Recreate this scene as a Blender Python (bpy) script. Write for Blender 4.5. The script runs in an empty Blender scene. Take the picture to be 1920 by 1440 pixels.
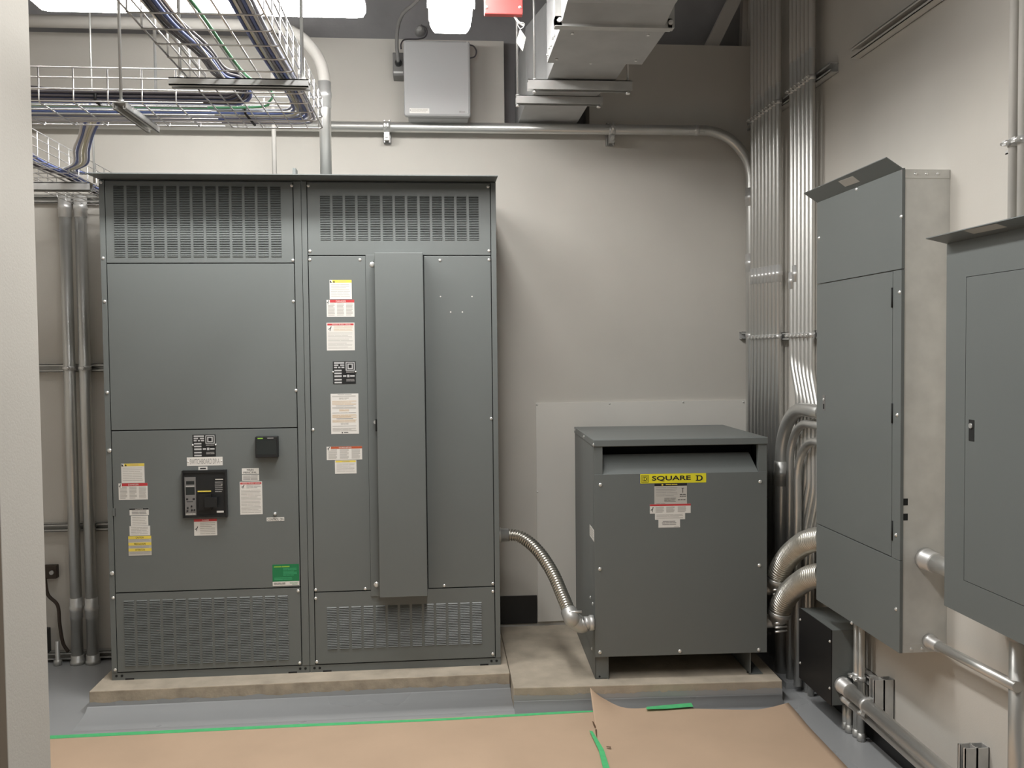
import bpy, math, random
from mathutils import Vector, Matrix
random.seed(7)
SC = bpy.context.scene
COL = SC.collection
V = Vector

# ------------------------------------------------------------------ camera, surveyed from the photograph (1920 x 1440)
F_PX, YAW, PITCH, ROLL, EYE = 1641.43, .0848, .0361, -.0102, 1.6212
_cy, _sy, _cp, _sp, _cr, _sr = math.cos(YAW), math.sin(YAW), math.cos(PITCH), math.sin(PITCH), math.cos(ROLL), math.sin(ROLL)
_f, _r, _u = V((_sy, _cy, 0)), V((_cy, -_sy, 0)), V((0, 0, 1))
FWD = _f * _cp - _u * _sp
_u2 = _u * _cp + _f * _sp
RGT = _r * _cr + _u2 * _sr
UPV = _u2 * _cr - _r * _sr
CAM = V((0, 0, EYE))
cd = bpy.data.cameras.new('camera'); cam = bpy.data.objects.new('camera', cd); COL.objects.link(cam)
cd.sensor_width = 36; cd.lens = F_PX / 1920 * 36; cd.clip_start = .05; cd.clip_end = 50
m = Matrix((RGT, UPV, -FWD)).transposed().to_4x4(); m.translation = CAM
cam.matrix_world = m
SC.camera = cam

def ray(px, py): return FWD * F_PX + RGT * (px - 960) - UPV * (py - 720)
def at(px, py, X=None, Y=None, Z=None):
    """where the sight line through a photo point meets a plane of the room"""
    d = ray(px, py)
    t = X / d.x if X is not None else Y / d.y if Y is not None else (Z - EYE) / d.z
    return CAM + d * t

# room (metres): X right, Y towards the back wall, Z up
XW, YW, ZTOP = 1.78, 4.82, 3.316
YF, XL, SW = 4.187, -1.536, .9128            # switchboard face, left side, section width
ZP = .1058                                   # switchboard pad top

# ------------------------------------------------------------------ materials
MATS = {}
def mat(name, col, rough=.5, metal=0., var=0., scale=8., bump=0., bscale=200., spec=None, emit=None, estr=0., stretch=None, rvar=0., detail=4):
    m = bpy.data.materials.new(name); m.use_nodes = True
    nt = m.node_tree; p = nt.nodes['Principled BSDF']
    p.inputs['Base Color'].default_value = (*col, 1); p.inputs['Roughness'].default_value = rough; p.inputs['Metallic'].default_value = metal
    if spec is not None: p.inputs['Specular IOR Level'].default_value = spec
    if emit: p.inputs['Emission Color'].default_value = (*emit, 1); p.inputs['Emission Strength'].default_value = estr
    if var or bump or rvar:
        tc = nt.nodes.new('ShaderNodeTexCoord'); mp = nt.nodes.new('ShaderNodeMapping')
        nt.links.new(tc.outputs['Object'], mp.inputs['Vector'])
        if stretch: mp.inputs['Scale'].default_value = stretch
    if var or rvar:
        n = nt.nodes.new('ShaderNodeTexNoise'); n.inputs['Scale'].default_value = scale; n.inputs['Detail'].default_value = detail
        nt.links.new(mp.outputs[0], n.inputs['Vector'])
    if var:
        r = nt.nodes.new('ShaderNodeValToRGB')
        lo = tuple(c * (1 - var) for c in col); hi = tuple(min(1, c * (1 + var)) for c in col)
        r.color_ramp.elements[0].color = (*lo, 1); r.color_ramp.elements[1].color = (*hi, 1)
        r.color_ramp.elements[0].position = .3; r.color_ramp.elements[1].position = .7
        nt.links.new(n.outputs['Fac'], r.inputs['Fac']); nt.links.new(r.outputs['Color'], p.inputs['Base Color'])
    if rvar:
        mr = nt.nodes.new('ShaderNodeMapRange'); mr.inputs['From Min'].default_value = .3; mr.inputs['From Max'].default_value = .7
        mr.inputs['To Min'].default_value = rough - rvar; mr.inputs['To Max'].default_value = rough + rvar
        nt.links.new(n.outputs['Fac'], mr.inputs['Value']); nt.links.new(mr.outputs[0], p.inputs['Roughness'])
    if bump:
        n2 = nt.nodes.new('ShaderNodeTexNoise'); n2.inputs['Scale'].default_value = bscale
        nt.links.new(mp.outputs[0], n2.inputs['Vector'])
        b = nt.nodes.new('ShaderNodeBump'); b.inputs['Strength'].default_value = bump; b.inputs['Distance'].default_value = .002
        nt.links.new(n2.outputs['Fac'], b.inputs['Height']); nt.links.new(b.outputs[0], p.inputs['Normal'])
    MATS[name] = m
    return m
mat('wall_paint', (.58, .555, .51), .75, var=.03, scale=3, bump=.15, bscale=250)
mat('conduit_paint', (.60, .58, .545), .6)
mat('bare_concrete', (.30, .295, .30), .9, var=.12, scale=4, bump=.3, bscale=60)
mat('concrete_pad', (.46, .40, .32), .9, var=.16, scale=9, bump=.5, bscale=120)
mat('concrete_pad_shaded', (.42, .355, .275), .95, var=.22, scale=14, bump=.8, bscale=70)  # pad concrete made browner for side faces, grazing shade put into the colour
mat('floor_epoxy', (.362, .372, .382), .30, var=.05, scale=1.3, bump=.10, bscale=30, rvar=.06)
mat('kraft_paper', (.56, .405, .285), .8, var=.06, scale=3, bump=.12, bscale=25)
mat('kraft_tear', (.12, .07, .04), .9)
mat('green_tape', (.10, .56, .22), .55, var=.08, scale=30)
mat('ansi_gray', (.152, .166, .163), .42, var=.03, scale=2, bump=.10, bscale=420)
mat('seam_dark', (.012, .013, .013), .8)
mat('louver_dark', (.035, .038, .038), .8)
mat('black_plastic', (.016, .017, .018), .38)
mat('black_panel', (.011, .011, .012), .45, bump=.1, bscale=300)
mat('rubber_base', (.015, .015, .016), .45)
mat('dark_screen', (.025, .03, .03), .2)
mat('module_gray', (.19, .185, .18), .5)
mat('galvanized', (.66, .66, .65), .42, .65, var=.08, scale=22)
mat('galvanized_pipe', (.66, .66, .64), .36, .8, var=.05, scale=6, stretch=(1, 1, .3))
mat('galvanized_sheet', (.66, .655, .625), .5, .35, var=.07, scale=14)
mat('galvanized_dull', (.52, .52, .505), .42, .65, var=.07, scale=14)
mat('flex_metal', (.55, .53, .48), .30, .95, var=.08, scale=40)
mat('flex_metal_light', (.66, .64, .58), .36, .8, var=.08, scale=40)
mat('zinc_screw', (.85, .85, .83), .32, .75)
mat('zinc_wire', (.70, .69, .68), .35, .85)
mat('duct_metal', (.44, .445, .445), .48, .4, var=.08, scale=7)
mat('white_board', (.72, .70, .655), .6, var=.02, scale=3)
mat('enclosure_plastic', (.42, .42, .42), .45)
mat('red_paint', (.62, .075, .07), .4)
mat('tag_paper', (.75, .75, .70), .7)
mat('label_white', (.76, .74, .70), .5)
mat('label_grey', (.52, .50, .46), .5)
mat('label_yellow', (.80, .63, .10), .5)
mat('logo_yellow', (.82, .74, .03), .45)
mat('label_red', (.55, .055, .06), .5)
mat('label_orange', (.48, .10, .04), .5)
mat('label_green', (.012, .20, .075), .45)
mat('ink_black', (.015, .015, .017), .6)
mat('ink_grey', (.33, .32, .31), .7)
mat('ink_light', (.47, .45, .42), .7)
mat('ink_tan', (.62, .45, .27), .7)
mat('ink_green', (.05, .36, .16), .6)
mat('ink_lime', (.25, .50, .06), .6)
mat('plate_silver', (.50, .50, .50), .4)
mat('cable_blue', (.13, .17, .38), .5)
mat('cable_grey_blue', (.30, .31, .37), .5)
mat('cable_white', (.72, .71, .69), .5)
mat('cable_cream', (.60, .58, .45), .5)
mat('cable_black', (.11, .10, .11), .5)
mat('cable_green', (.10, .32, .16), .5)
mat('cable_brown', (.05, .035, .025), .6)
mat('trough_brown', (.16, .13, .10), .6)
mat('lamp_housing', (.70, .70, .70), .5)
mat('lamp_lens', (.9, .9, .9), .4, emit=(1., .985, .955), estr=30.)

# ------------------------------------------------------------------ mesh builder
ORG = {}
class MB:
    def __init__(s): s.v, s.f, s.m, s.s, s.mats = [], [], [], [], []
    def mi(s, name):
        if name not in s.mats: s.mats.append(name)
        return s.mats.index(name)
    def face(s, pts, mt, sm=False):
        i = len(s.v); s.v += [V(p) for p in pts]; s.f.append(tuple(range(i, i + len(pts)))); s.m.append(s.mi(mt)); s.s.append(sm)
    def obox(s, o, a, b, c, mt, skip=()):
        """box from a corner with three edge vectors"""
        o, a, b, c = V(o), V(a), V(b), V(c)
        if a.cross(b).dot(c) < 0: a, b = b, a
        i = len(s.v)
        s.v += [o, o + a, o + a + b, o + b, o + c, o + a + c, o + a + b + c, o + b + c]
        k = s.mi(mt)
        for n, q in enumerate(((3, 2, 1, 0), (4, 5, 6, 7), (0, 1, 5, 4), (1, 2, 6, 5), (2, 3, 7, 6), (3, 0, 4, 7))):
            s.f.append(tuple(i + x for x in q)); s.m.append(k); s.s.append(False)
    def box(s, x0, x1, y0, y1, z0, z1, mt):
        x0, x1 = sorted((x0, x1)); y0, y1 = sorted((y0, y1)); z0, z1 = sorted((z0, z1))
        s.obox((x0, y0, z0), (x1 - x0, 0, 0), (0, y1 - y0, 0), (0, 0, z1 - z0), mt)
    def prism(s, pts, vec, mt, side=None, top=None):
        pts = [V(p) for p in pts]; vec = V(vec); n = len(pts)
        nrm = V((0, 0, 0))
        for k in range(n): nrm += pts[k].cross(pts[(k + 1) % n])
        if nrm.dot(vec) < 0: pts = pts[::-1]
        i = len(s.v); s.v += pts + [p + vec for p in pts]
        s.f.append(tuple(range(i + n - 1, i - 1, -1))); s.m.append(s.mi(mt)); s.s.append(False)
        s.f.append(tuple(range(i + n, i + 2 * n))); s.m.append(s.mi(top or mt)); s.s.append(False)
        for k in range(n):
            s.f.append((i + k, i + (k + 1) % n, i + n + (k + 1) % n, i + n + k)); s.m.append(s.mi(side or mt)); s.s.append(False)
    def tube(s, path, r, mt, seg=12, caps=True, mfn=None):
        path = [V(p) for p in path]; n = len(path)
        rr = r if isinstance(r, (list, tuple)) else [r] * n
        t0 = (path[1] - path[0]).normalized()
        a = V((0, 0, 1)) if abs(t0.z) < .9 else V((1, 0, 0))
        nv = (a - t0 * a.dot(t0)).normalized(); base = len(s.v); pt = t0
        for k in range(n):
            t = (path[min(k + 1, n - 1)] - path[max(k - 1, 0)]).normalized()
            ax = pt.cross(t)
            if ax.length > 1e-7: nv = Matrix.Rotation(pt.angle(t), 3, ax) @ nv
            nv = (nv - t * nv.dot(t)).normalized(); b = t.cross(nv); pt = t
            for j in range(seg):
                an = 2 * math.pi * j / seg
                s.v.append(path[k] + (nv * math.cos(an) + b * math.sin(an)) * rr[k])
        for k in range(n - 1):
            kk = s.mi(mfn(path[k], path[k + 1]) if mfn else mt)
            for j in range(seg):
                q = (base + k * seg + j, base + k * seg + (j + 1) % seg, base + (k + 1) * seg + (j + 1) % seg, base + (k + 1) * seg + j)
                s.f.append(q); s.m.append(kk); s.s.append(True)
        if caps:
            for e, rev in ((0, True), (n - 1, False)):
                q = [base + e * seg + j for j in range(seg)]
                s.f.append(tuple(q[::-1] if rev else q)); s.m.append(s.mi(mfn(path[max(e - 1, 0)], path[min(e, n - 1)]) if mfn else mt)); s.s.append(False)
    def cyl(s, p0, p1, r, mt, seg=12, r2=None): s.tube([p0, p1], [r, r if r2 is None else r2], mt, seg)
    def poly(s, verts, faces, mt):
        i = len(s.v); s.v += [V(p) for p in verts]; k = s.mi(mt)
        for q in faces: s.f.append(tuple(i + x for x in q)); s.m.append(k); s.s.append(False)
    def build(s, name, parent=None, bevel=0., label=None, org=None):
        if parent is not None: o0 = ORG[parent.name]
        elif org is not None: o0 = V(org)
        else:
            lo = V((min(p.x for p in s.v), min(p.y for p in s.v), min(p.z for p in s.v))); hi = V((max(p.x for p in s.v), max(p.y for p in s.v), 0))
            o0 = V(((lo.x + hi.x) / 2, (lo.y + hi.y) / 2, lo.z))
        me = bpy.data.meshes.new(name)
        me.from_pydata([tuple(p - o0) for p in s.v], [], s.f)
        for x in s.mats: me.materials.append(MATS[x])
        me.polygons.foreach_set('material_index', s.m); me.polygons.foreach_set('use_smooth', s.s)
        me.update()
        o = bpy.data.objects.new(name, me); COL.objects.link(o)
        if parent is not None: o.parent = parent
        else: o.location = o0
        ORG[o.name] = o0
        if bevel:
            b = o.modifiers.new('bevel', 'BEVEL'); b.width = bevel; b.segments = 2; b.limit_method = 'ANGLE'; b.angle_limit = math.radians(40)
        if label: o['label'] = label
        return o
def tag(o, label, cat, group=None):
    o['label'] = label; o['category'] = cat
    if group: o['group'] = group
    return o
def thing(name, loc, label, cat, group=None, rot=0., local=False):
    o = bpy.data.objects.new(name, None); COL.objects.link(o); o.empty_display_size = .1
    o.location = loc; o.rotation_euler = (0, 0, rot); ORG[o.name] = V((0, 0, 0)) if local else V(loc)
    return tag(o, label, cat, group)
def struct(o): o['kind'] = 'structure'; return o

def fillet(pts, r, n=8):
    pts = [V(p) for p in pts]; out = [pts[0]]
    rs = r if isinstance(r, (list, tuple)) else [r] * (len(pts) - 2)
    for k in range(1, len(pts) - 1):
        p, a, b = pts[k], (pts[k - 1] - pts[k]).normalized(), (pts[k + 1] - pts[k]).normalized()
        th = a.angle(b)
        if math.pi - th < .02: out.append(p); continue
        d = rs[k - 1] / math.tan(th / 2)
        c = p + (a + b).normalized() * (rs[k - 1] / math.sin(th / 2))
        s, e = p + a * d - c, p + b * d - c
        ax = s.cross(e); ang = s.angle(e)
        for q in range(n + 1): out.append(c + Matrix.Rotation(ang * q / n, 3, ax) @ s)
    out.append(pts[-1]); return out
def spline(pts, n=10):
    pts = [V(p) for p in pts]; q = [pts[0] * 2 - pts[1]] + pts + [pts[-1] * 2 - pts[-2]]; out = []
    for k in range(1, len(q) - 2):
        a, b, c, d = q[k - 1:k + 3]
        for i in range(n):
            t = i / n
            out.append(.5 * ((2 * b) + (c - a) * t + (2 * a - 5 * b + 4 * c - d) * t * t + (3 * b - a - 3 * c + d) * t ** 3))
    out.append(pts[-1]); return out
def resample(path, step):
    out = [path[0]]; acc = 0.
    for a, b in zip(path, path[1:]):
        L = (b - a).length; d = step - acc
        while d <= L: out.append(a + (b - a) * (d / L)); d += step
        acc = L - (d - step)
    return out

# ------------------------------------------------------------------ lettering
_tc = {}
def text_geo(s, bold=0.):
    if s not in _tc:
        cu = bpy.data.curves.new('lettering', 'FONT'); cu.body = s; cu.resolution_u = 3; cu.offset = bold
        ob = bpy.data.objects.new('lettering', cu); COL.objects.link(ob); bpy.context.view_layer.update()
        me = bpy.data.meshes.new_from_object(ob.evaluated_get(bpy.context.evaluated_depsgraph_get()))
        vs = [v.co.copy() for v in me.vertices]; fs = [tuple(p.vertices) for p in me.polygons]
        bpy.data.objects.remove(ob); bpy.data.curves.remove(cu); bpy.data.meshes.remove(me)
        x0, x1 = min(v.x for v in vs), max(v.x for v in vs); y0, y1 = min(v.y for v in vs), max(v.y for v in vs)
        _tc[s] = ([((v.x - x0) / (x1 - x0), (v.y - y0) / (y1 - y0)) for v in vs], fs)
    return _tc[s]
class Sheet:
    """a flat label: o = top-left corner, w / d = width and downward edge vectors, n = outward normal"""
    def __init__(s, o, w, d, n, base='label_white', th=.0008):
        s.mb = MB(); s.o, s.w, s.d, s.n = V(o), V(w), V(d), V(n).normalized(); s.th = th
        if base: s.mb.obox(s.o - s.n * .0004, s.w, s.d, s.n * (th + .0004), base)
    def p(s, u, v, h): return s.o + s.w * u + s.d * v + s.n * (s.th + h)
    def rect(s, u0, v0, u1, v1, mt, h=.0003):
        a = s.p(u0, v0, 0); s.mb.obox(a, s.w * (u1 - u0), s.d * (v1 - v0), s.n * h, mt)
    def text(s, t, u0, v0, u1, v1, mt, h=.0006, bold=0.):
        vs, fs = text_geo(t, bold)
        s.mb.poly([s.p(u0 + (u1 - u0) * x, v1 + (v0 - v1) * y, h) for x, y in vs], fs, mt)
    def lines(s, u0, v0, u1, v1, n, mt='ink_light', fill=.45, cuts=2, h=.0003):
        dv = (v1 - v0) / n
        for i in range(n):
            e = u1 - (u1 - u0) * (random.random() * .25 if i % 3 == 2 else random.random() * .04)
            u = u0; k = random.randint(1, cuts + 1)
            for j in range(k):
                b = u + (e - u0) / k; s.rect(u, v0 + dv * i, b - .015, v0 + dv * (i + fill), mt, h); u = b
    def tri(s, u, v, size, mt, h=.0006):
        s.mb.face([s.p(u, v + size, h), s.p(u + size * s.d.length / s.w.length, v + size, h), s.p(u + size * .5 * s.d.length / s.w.length, v, h)], mt)
    def build(s, name, parent, label=None): return s.mb.build(name, parent, label=label)

def fsheet(x0, y0, x1, y1, Y=YF, base='label_white', th=.0008):
    """label on a plane facing the room's front, given the photo rectangle it fills"""
    xm, ym = (x0 + x1) / 2, (y0 + y1) / 2
    a, b = at(x0, ym, Y=Y).x, at(x1, ym, Y=Y).x; t, d = at(xm, y0, Y=Y).z, at(xm, y1, Y=Y).z
    return Sheet((a, Y, t), (b - a, 0, 0), (0, 0, d - t), (0, -1, 0), base, th)

def screw(mb, p, n, r=.006, mt='zinc_screw', h=.005):
    p, n = V(p), V(n).normalized()
    mb.tube([p - n * .001, p + n * h * .25, p + n * h * .3, p + n * h], [r * 1.25, r * 1.25, r * .85, r * .6], mt, 8)
def screws(parent, pts, n, r=.006):
    for p in pts:
        mb = MB(); screw(mb, p, n, r); mb.build('screw', parent)

def strut(mb, p0, p1, open_dir, mt='galvanized', w=.041, h=.041, t=.003):
    """slotted steel channel: back away from open_dir, lips at the open side; p0, p1 on the back's centre line"""
    p0, p1 = V(p0), V(p1); d = p1 - p0; o = V(open_dir).normalized(); s = d.normalized().cross(o).normalized()
    mb.obox(p0 - s * w / 2, d, s * w, o * t, mt)
    for q in (-1, 1):
        mb.obox(p0 + s * (q * w / 2), d, -s * q * t, o * h, mt)
        mb.obox(p0 + s * (q * w / 2) + o * (h - t), d, -s * q * w * .26, o * t, mt)
        mb.obox(p0 + s * (q * w / 2 - q * w * .26) + o * (h - t * 3), d, s * q * t * .7, o * t * 2.5, mt)
def clamp(mb, c, axis, r, out, mt='galvanized', w=.022):
    c, axis, out = V(c), V(axis).normalized(), V(out).normalized()
    mb.cyl(c - axis * w / 2, c + axis * w / 2, r + .0025, mt, 14)
    sd = axis.cross(out).normalized()
    mb.obox(c + out * (r * .9) - axis * w * .35 - sd * .009, sd * .018, axis * w * .7, out * .018, mt)
    mb.cyl(c + out * (r + .012) - sd * .017, c + out * (r + .012) + sd * .017, .0055, 'zinc_screw', 8)
def coupling(mb, p, axis, r, L=.055, mt='galvanized'):
    p, a = V(p), V(axis).normalized()
    mb.tube([p - a * L / 2, p - a * L * .49, p - a * L * .12, p - a * L * .10, p + a * L * .10, p + a * L * .12, p + a * L * .49, p + a * L / 2],
            [r, r + .003, r + .003, r + .0055, r + .0055, r + .003, r + .003, r], mt, 16)

# ================================================================== THE SETTING
def sbox(name, *a, mt='wall_paint'):
    mb = MB(); mb.box(*a, mt); return struct(mb.build(name))
sbox('floor', -2.7, XW + .1, -2.2, 5.1, -.06, 0, mt='floor_epoxy')
sbox('ceiling', -2.7, XW + .1, -2.2, 5.1, 3.9, 4.0, mt='bare_concrete')
NX1, NX2, NZ = at(945, 150, Y=YW).x, at(1105, 210, Y=YW).x, at(1020, 231, Y=YW).z - .04
mb = MB()
mb.box(-2.7, NX1, YW, YW + .13, 0, ZTOP, 'wall_paint'); mb.box(NX1, NX2, YW, YW + .13, 0, NZ, 'wall_paint'); mb.box(NX2, XW, YW, YW + .13, 0, ZTOP, 'wall_paint')
struct(mb.build('wall_back'))
sbox('wall_back_upper', -2.7, XW, YW + .14, YW + .28, 2.4, 3.9, mt='bare_concrete')
sbox('wall_right', XW, XW + .1, -2.2, 5.1, 0, 3.9)
sbox('wall_left', -2.8, -2.7, -2.2, 5.1, 0, 3.9)
sbox('wall_front', -2.7, XW, -2.3, -2.2, 0, 3.9)
SY0, SY1 = 1.447, 1.60
CX = at(75, 720, Y=SY1).x
mb = MB(); mb.box(-2.7, CX, SY0, SY1, 0, 3.9, 'wall_paint'); struct(mb.build('wall_stub_left', bevel=.002))
sbox('baseboard_back', .30, .537, YW - .008, YW, .108, .264, mt='rubber_base')
sbox('baseboard_right', XW - .008, XW, 1.0, 4.75, 0, .112, mt='rubber_base')

# concrete pads and the painted coves at their feet
def pad(A, z1, zp, top, label):
    mb = MB(); mb.prism([(x, y, 0) for x, y in A], (0, 0, z1), 'concrete_pad_shaded' if zp < .057 else 'concrete_pad', top='concrete_pad')
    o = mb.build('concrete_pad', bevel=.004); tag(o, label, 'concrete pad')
    a, b = V((*A[0], 0)), V((*A[1], 0)); d = (b - a); nn = V((d.y, -d.x, 0)).normalized() * .0012; n = 150; mb = MB(); h = zp
    hs = []
    for k in range(n + 1):
        h += random.uniform(-.003, .003) + (zp - h) * .3; hs.append(h + (.006 if random.random() < .04 else 0))
    for k in range(n): mb.face([a + d * (k / n) + nn, a + d * ((k + 1) / n) + nn, a + d * ((k + 1) / n) + nn + V((0, 0, hs[k + 1])), a + d * (k / n) + nn + V((0, 0, hs[k]))], 'floor_epoxy')
    mb.build('paint_band', o, label='grey painted band along the foot')
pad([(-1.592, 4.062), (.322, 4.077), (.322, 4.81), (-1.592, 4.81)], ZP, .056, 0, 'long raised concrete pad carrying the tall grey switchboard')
pad([(.326, 3.918), (1.566, 3.866), (1.60, 4.81), (.326, 4.81)], .0955, .060, 0, 'lower concrete pad under the squat transformer cabinet')
def cove(name, a, b, prof, ends=True):
    """prof: (distance in front of the pad, height); a-b along the pad's foot, front to the right of a->b"""
    a, b = V((*a, 0)), V((*b, 0)); d = (b - a).normalized(); o = V((d.y, -d.x, 0)); mb = MB()
    A = [a + o * q + V((0, 0, z)) for q, z in prof]; B = [b + o * q + V((0, 0, z)) for q, z in prof]
    for k in range(len(prof) - 1): mb.face([A[k], A[k + 1], B[k + 1], B[k]], 'floor_epoxy', True)
    for P in (A, B): mb.face(P + [P[0] * 1 + V((0, 0, -P[0].z))], 'floor_epoxy')
    import bmesh
    ob = mb.build(name); bm = bmesh.new(); bm.from_mesh(ob.data); bmesh.ops.remove_doubles(bm, verts=bm.verts, dist=1e-5); bm.to_mesh(ob.data); bm.free()
    return struct(ob)
PR = [(0, .036), (.006, .031), (.018, .023), (.04, .014), (.075, .007), (.12, .003), (.185, .0005)]
cove('trim_1', (-1.60, 4.062), (.324, 4.077), [(q + .002, z) for q, z in PR])
cove('trim_2', (.328, 3.917), (1.56, 3.865), [(q * .45 + .002, z) for q, z in PR])
sbox('trim_3', 1.64, XW - .009, 4.0, 4.8, 0, .03, mt='floor_epoxy')

# ------------------------------------------------------------------ floor paper and tape
sx = at(1130, 1440, Z=0)
LE = [(.675, 3.856), (at(1118, 1375, Z=0).x, at(1118, 1375, Z=0).y), (sx.x, sx.y), (.52, 2.3), (.46, 1.9)]
mb = MB(); mb.prism([(-1.95, 3.833, .0012), (LE[0][0] + .02, 3.853, .0012), (sx.x + .02, sx.y, .0012), (.48, 1.9, .0012), (-1.95, 1.9, .0012)], (0, 0, .0012), 'kraft_paper')
tag(mb.build('floor_paper'), 'brown kraft floor paper sheet in front of the switchboard, taped along its back edge', 'floor paper')
def lerp_poly(P, t):
    t *= len(P) - 1; k = min(int(t), len(P) - 2); q = t - k
    return V(P[k]).lerp(V(P[k + 1]), q)
BK = [at(x, y, Z=.004) for x, y in ((1113, 1334), (1150, 1326), (1190, 1322), (1230, 1328), (1262, 1331), (1290, 1330), (1330, 1331), (1380, 1333), (1420, 1332), (1450, 1326), (1478, 1319))]
RE = [at(1478, 1319, Z=.004), at(1494, 1336, Z=.004), at(1516, 1362, Z=.004), at(1590, 1440, Z=.004), V((1.50, 2.3, .004)), V((1.45, 1.9, .004))]
LE3 = [V((x, y, .004)) for x, y in LE]
NU, NV = 40, 44; g = []
for j in range(NV + 1):
    v = (j / NV) ** 1.4
    l, r = lerp_poly(LE3, v), lerp_poly(RE, v)
    for i in range(NU + 1):
        u = (i / NU) ** 1.3
        p = l.lerp(r, u)
        fade = max(0, 1 - v * 5); p += (lerp_poly(BK, u) - BK[0].lerp(BK[-1], u)) * fade
        dx, dy = p.x - l.x, LE3[0].y - p.y
        dist = math.hypot(dx * 1.0, max(dy, 0) * .75)
        p.z = .004 + .075 * max(0, 1 - dist / .16) ** 2 + .008 * math.exp(-dx / .03) * math.exp(-dy / .3) + .0016 * (1 + math.sin(p.x * 23 + p.y * 9)) * math.exp(-max(dy, 0) / .25)
        p.y += .045 * max(0, 1 - dist / .16) ** 2
        g.append(p)
mb = MB(); mb.poly(g, [(j * (NU + 1) + i, (j + 1) * (NU + 1) + i, (j + 1) * (NU + 1) + i + 1, j * (NU + 1) + i + 1) for j in range(NV) for i in range(NU)], 'kraft_paper')
mb.s = [True] * len(mb.f)
fp = mb.build('floor_paper'); so = fp.modifiers.new('thick', 'SOLIDIFY'); so.thickness = .0008; so.offset = 1
tag(fp, 'brown kraft floor paper sheet before the transformer, its torn corner curled upwards', 'floor paper')
for pts in (((1110, 1352), (1113, 1353), (1118, 1364), (1114, 1361)), ((1116, 1368), (1119, 1367), (1119, 1382), (1117, 1376)), ((1136, 1399), (1146, 1400), (1145, 1402), (1138, 1401))):
    mb = MB(); q = [at(x, y, Z=.0135) for x, y in pts]; mb.face(q[::-1], 'kraft_tear'); mb.build('tear', fp)
def tape(px, label, z=.0042):
    mb = MB(); q = [at(x, y, Z=z) for x, y in px]; n = len(q) // 2
    for k in range(n - 1): mb.prism([q[k], q[k + 1], q[2 * n - 2 - k], q[2 * n - 1 - k]], (0, 0, .0006), 'green_tape')
    tag(mb.build('tape_strip'), label, 'tape')
tape([(60, 1381), (560, 1358), (830, 1347), (1112, 1331), (1112, 1335), (830, 1351), (560, 1363), (60, 1387)], 'long green masking tape strip along the back edge of the floor paper', .0028)
tape([(1212, 1325.5), (1250, 1322), (1296, 1318), (1300, 1325), (1250, 1329), (1212, 1330)], 'short green masking tape strip stuck to the cove before the transformer', .016)
tape([(1105, 1370), (1122, 1405), (1133, 1450), (1146, 1450), (1132, 1405), (1111, 1371)], 'green masking tape strip over the seam between the two floor paper sheets', .0145)

# ================================================================== SWITCHBOARD
TOPZ = ZP + 2.325
def zl(y): return at(375, y, Y=YF).z
def zr(y): return at(760, y, Y=YF).z
def louvers(mb, x0, x1, z0, z1, rows, cols=13, gap=.012, y=YF):
    p = (x1 - x0 + gap) / cols; h = (z1 - z0) / rows
    for c in range(cols):
        a = x0 + c * p; b = a + p - gap
        for r in range(rows):
            zt = z1 - r * h; zb = zt - h * .62; q = zt - h * .93
            t = [(a, y, zt), (b, y, zt), (b - .001, y - .0042, zb), (a + .001, y - .0042, zb), (a, y - .0003, q), (b, y - .0003, q)]
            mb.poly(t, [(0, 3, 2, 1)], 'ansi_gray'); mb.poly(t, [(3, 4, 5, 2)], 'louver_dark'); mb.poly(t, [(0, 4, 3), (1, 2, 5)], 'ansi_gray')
def section(name, x0, label, lp, rp):
    x1 = x0 + SW - .002
    t = thing(name, ((x0 + x1) / 2, YF + .3, ZP), label, 'switchboard', 'switchboard sections on the concrete pad')
    mb = MB(); mb.box(x0, x1, YF + .0145, 4.775, ZP, TOPZ, 'ansi_gray'); mb.box(x0 + .01, x1 - .01, YF + .0125, YF + .0145, ZP + .04, TOPZ - .004, 'seam_dark')
    mb.box(x0, x0 + lp, YF + .001, YF + .0145, ZP + .036, TOPZ - .001, 'ansi_gray'); mb.box(x1 - rp, x1, YF + .001, YF + .0145, ZP + .036, TOPZ - .001, 'ansi_gray')
    mb.build('enclosure', t, .0015)
    mb = MB(); mb.box(x0, x1, YF + .004, YF + .0145, ZP, ZP + .034, 'ansi_gray')
    for q in (x0 + .02, x0 + .045, x1 - .02, x1 - .045): mb.cyl((q, YF + .0045, ZP + .020), (q, YF + .0025, ZP + .020), .006, 'seam_dark', 10)
    for q in (x0 + .06, x1 - .10): mb.box(q, q + .04, YF + .0025, YF + .006, ZP, ZP + .007, 'seam_dark')
    mb.build('base_channel', t)
    mb = MB(); mb.prism([(x0, 4.035, TOPZ - .002), (x0, YF + .02, TOPZ + .003), (x0, YF + .02, TOPZ + .007), (x0, 4.035, TOPZ + .002)], (SW - .0015, 0, 0), 'ansi_gray')
    mb.box(x0, x1, YF + .02, 4.79, TOPZ, TOPZ + .005, 'ansi_gray'); mb.build('drip_hood', t)
    return t, x0 + lp + .004, x1 - rp - .004
def cover(t, name, x0, x1, z0, z1, dark_lip=True, y=YF, th=.0125):
    mb = MB(); mb.box(x0, x1, y, y + th, z0, z1, 'ansi_gray'); return mb
def fpt(pts, Y=YF): return [at(x, y, Y=Y) for x, y in pts]
G = .0025
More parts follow.
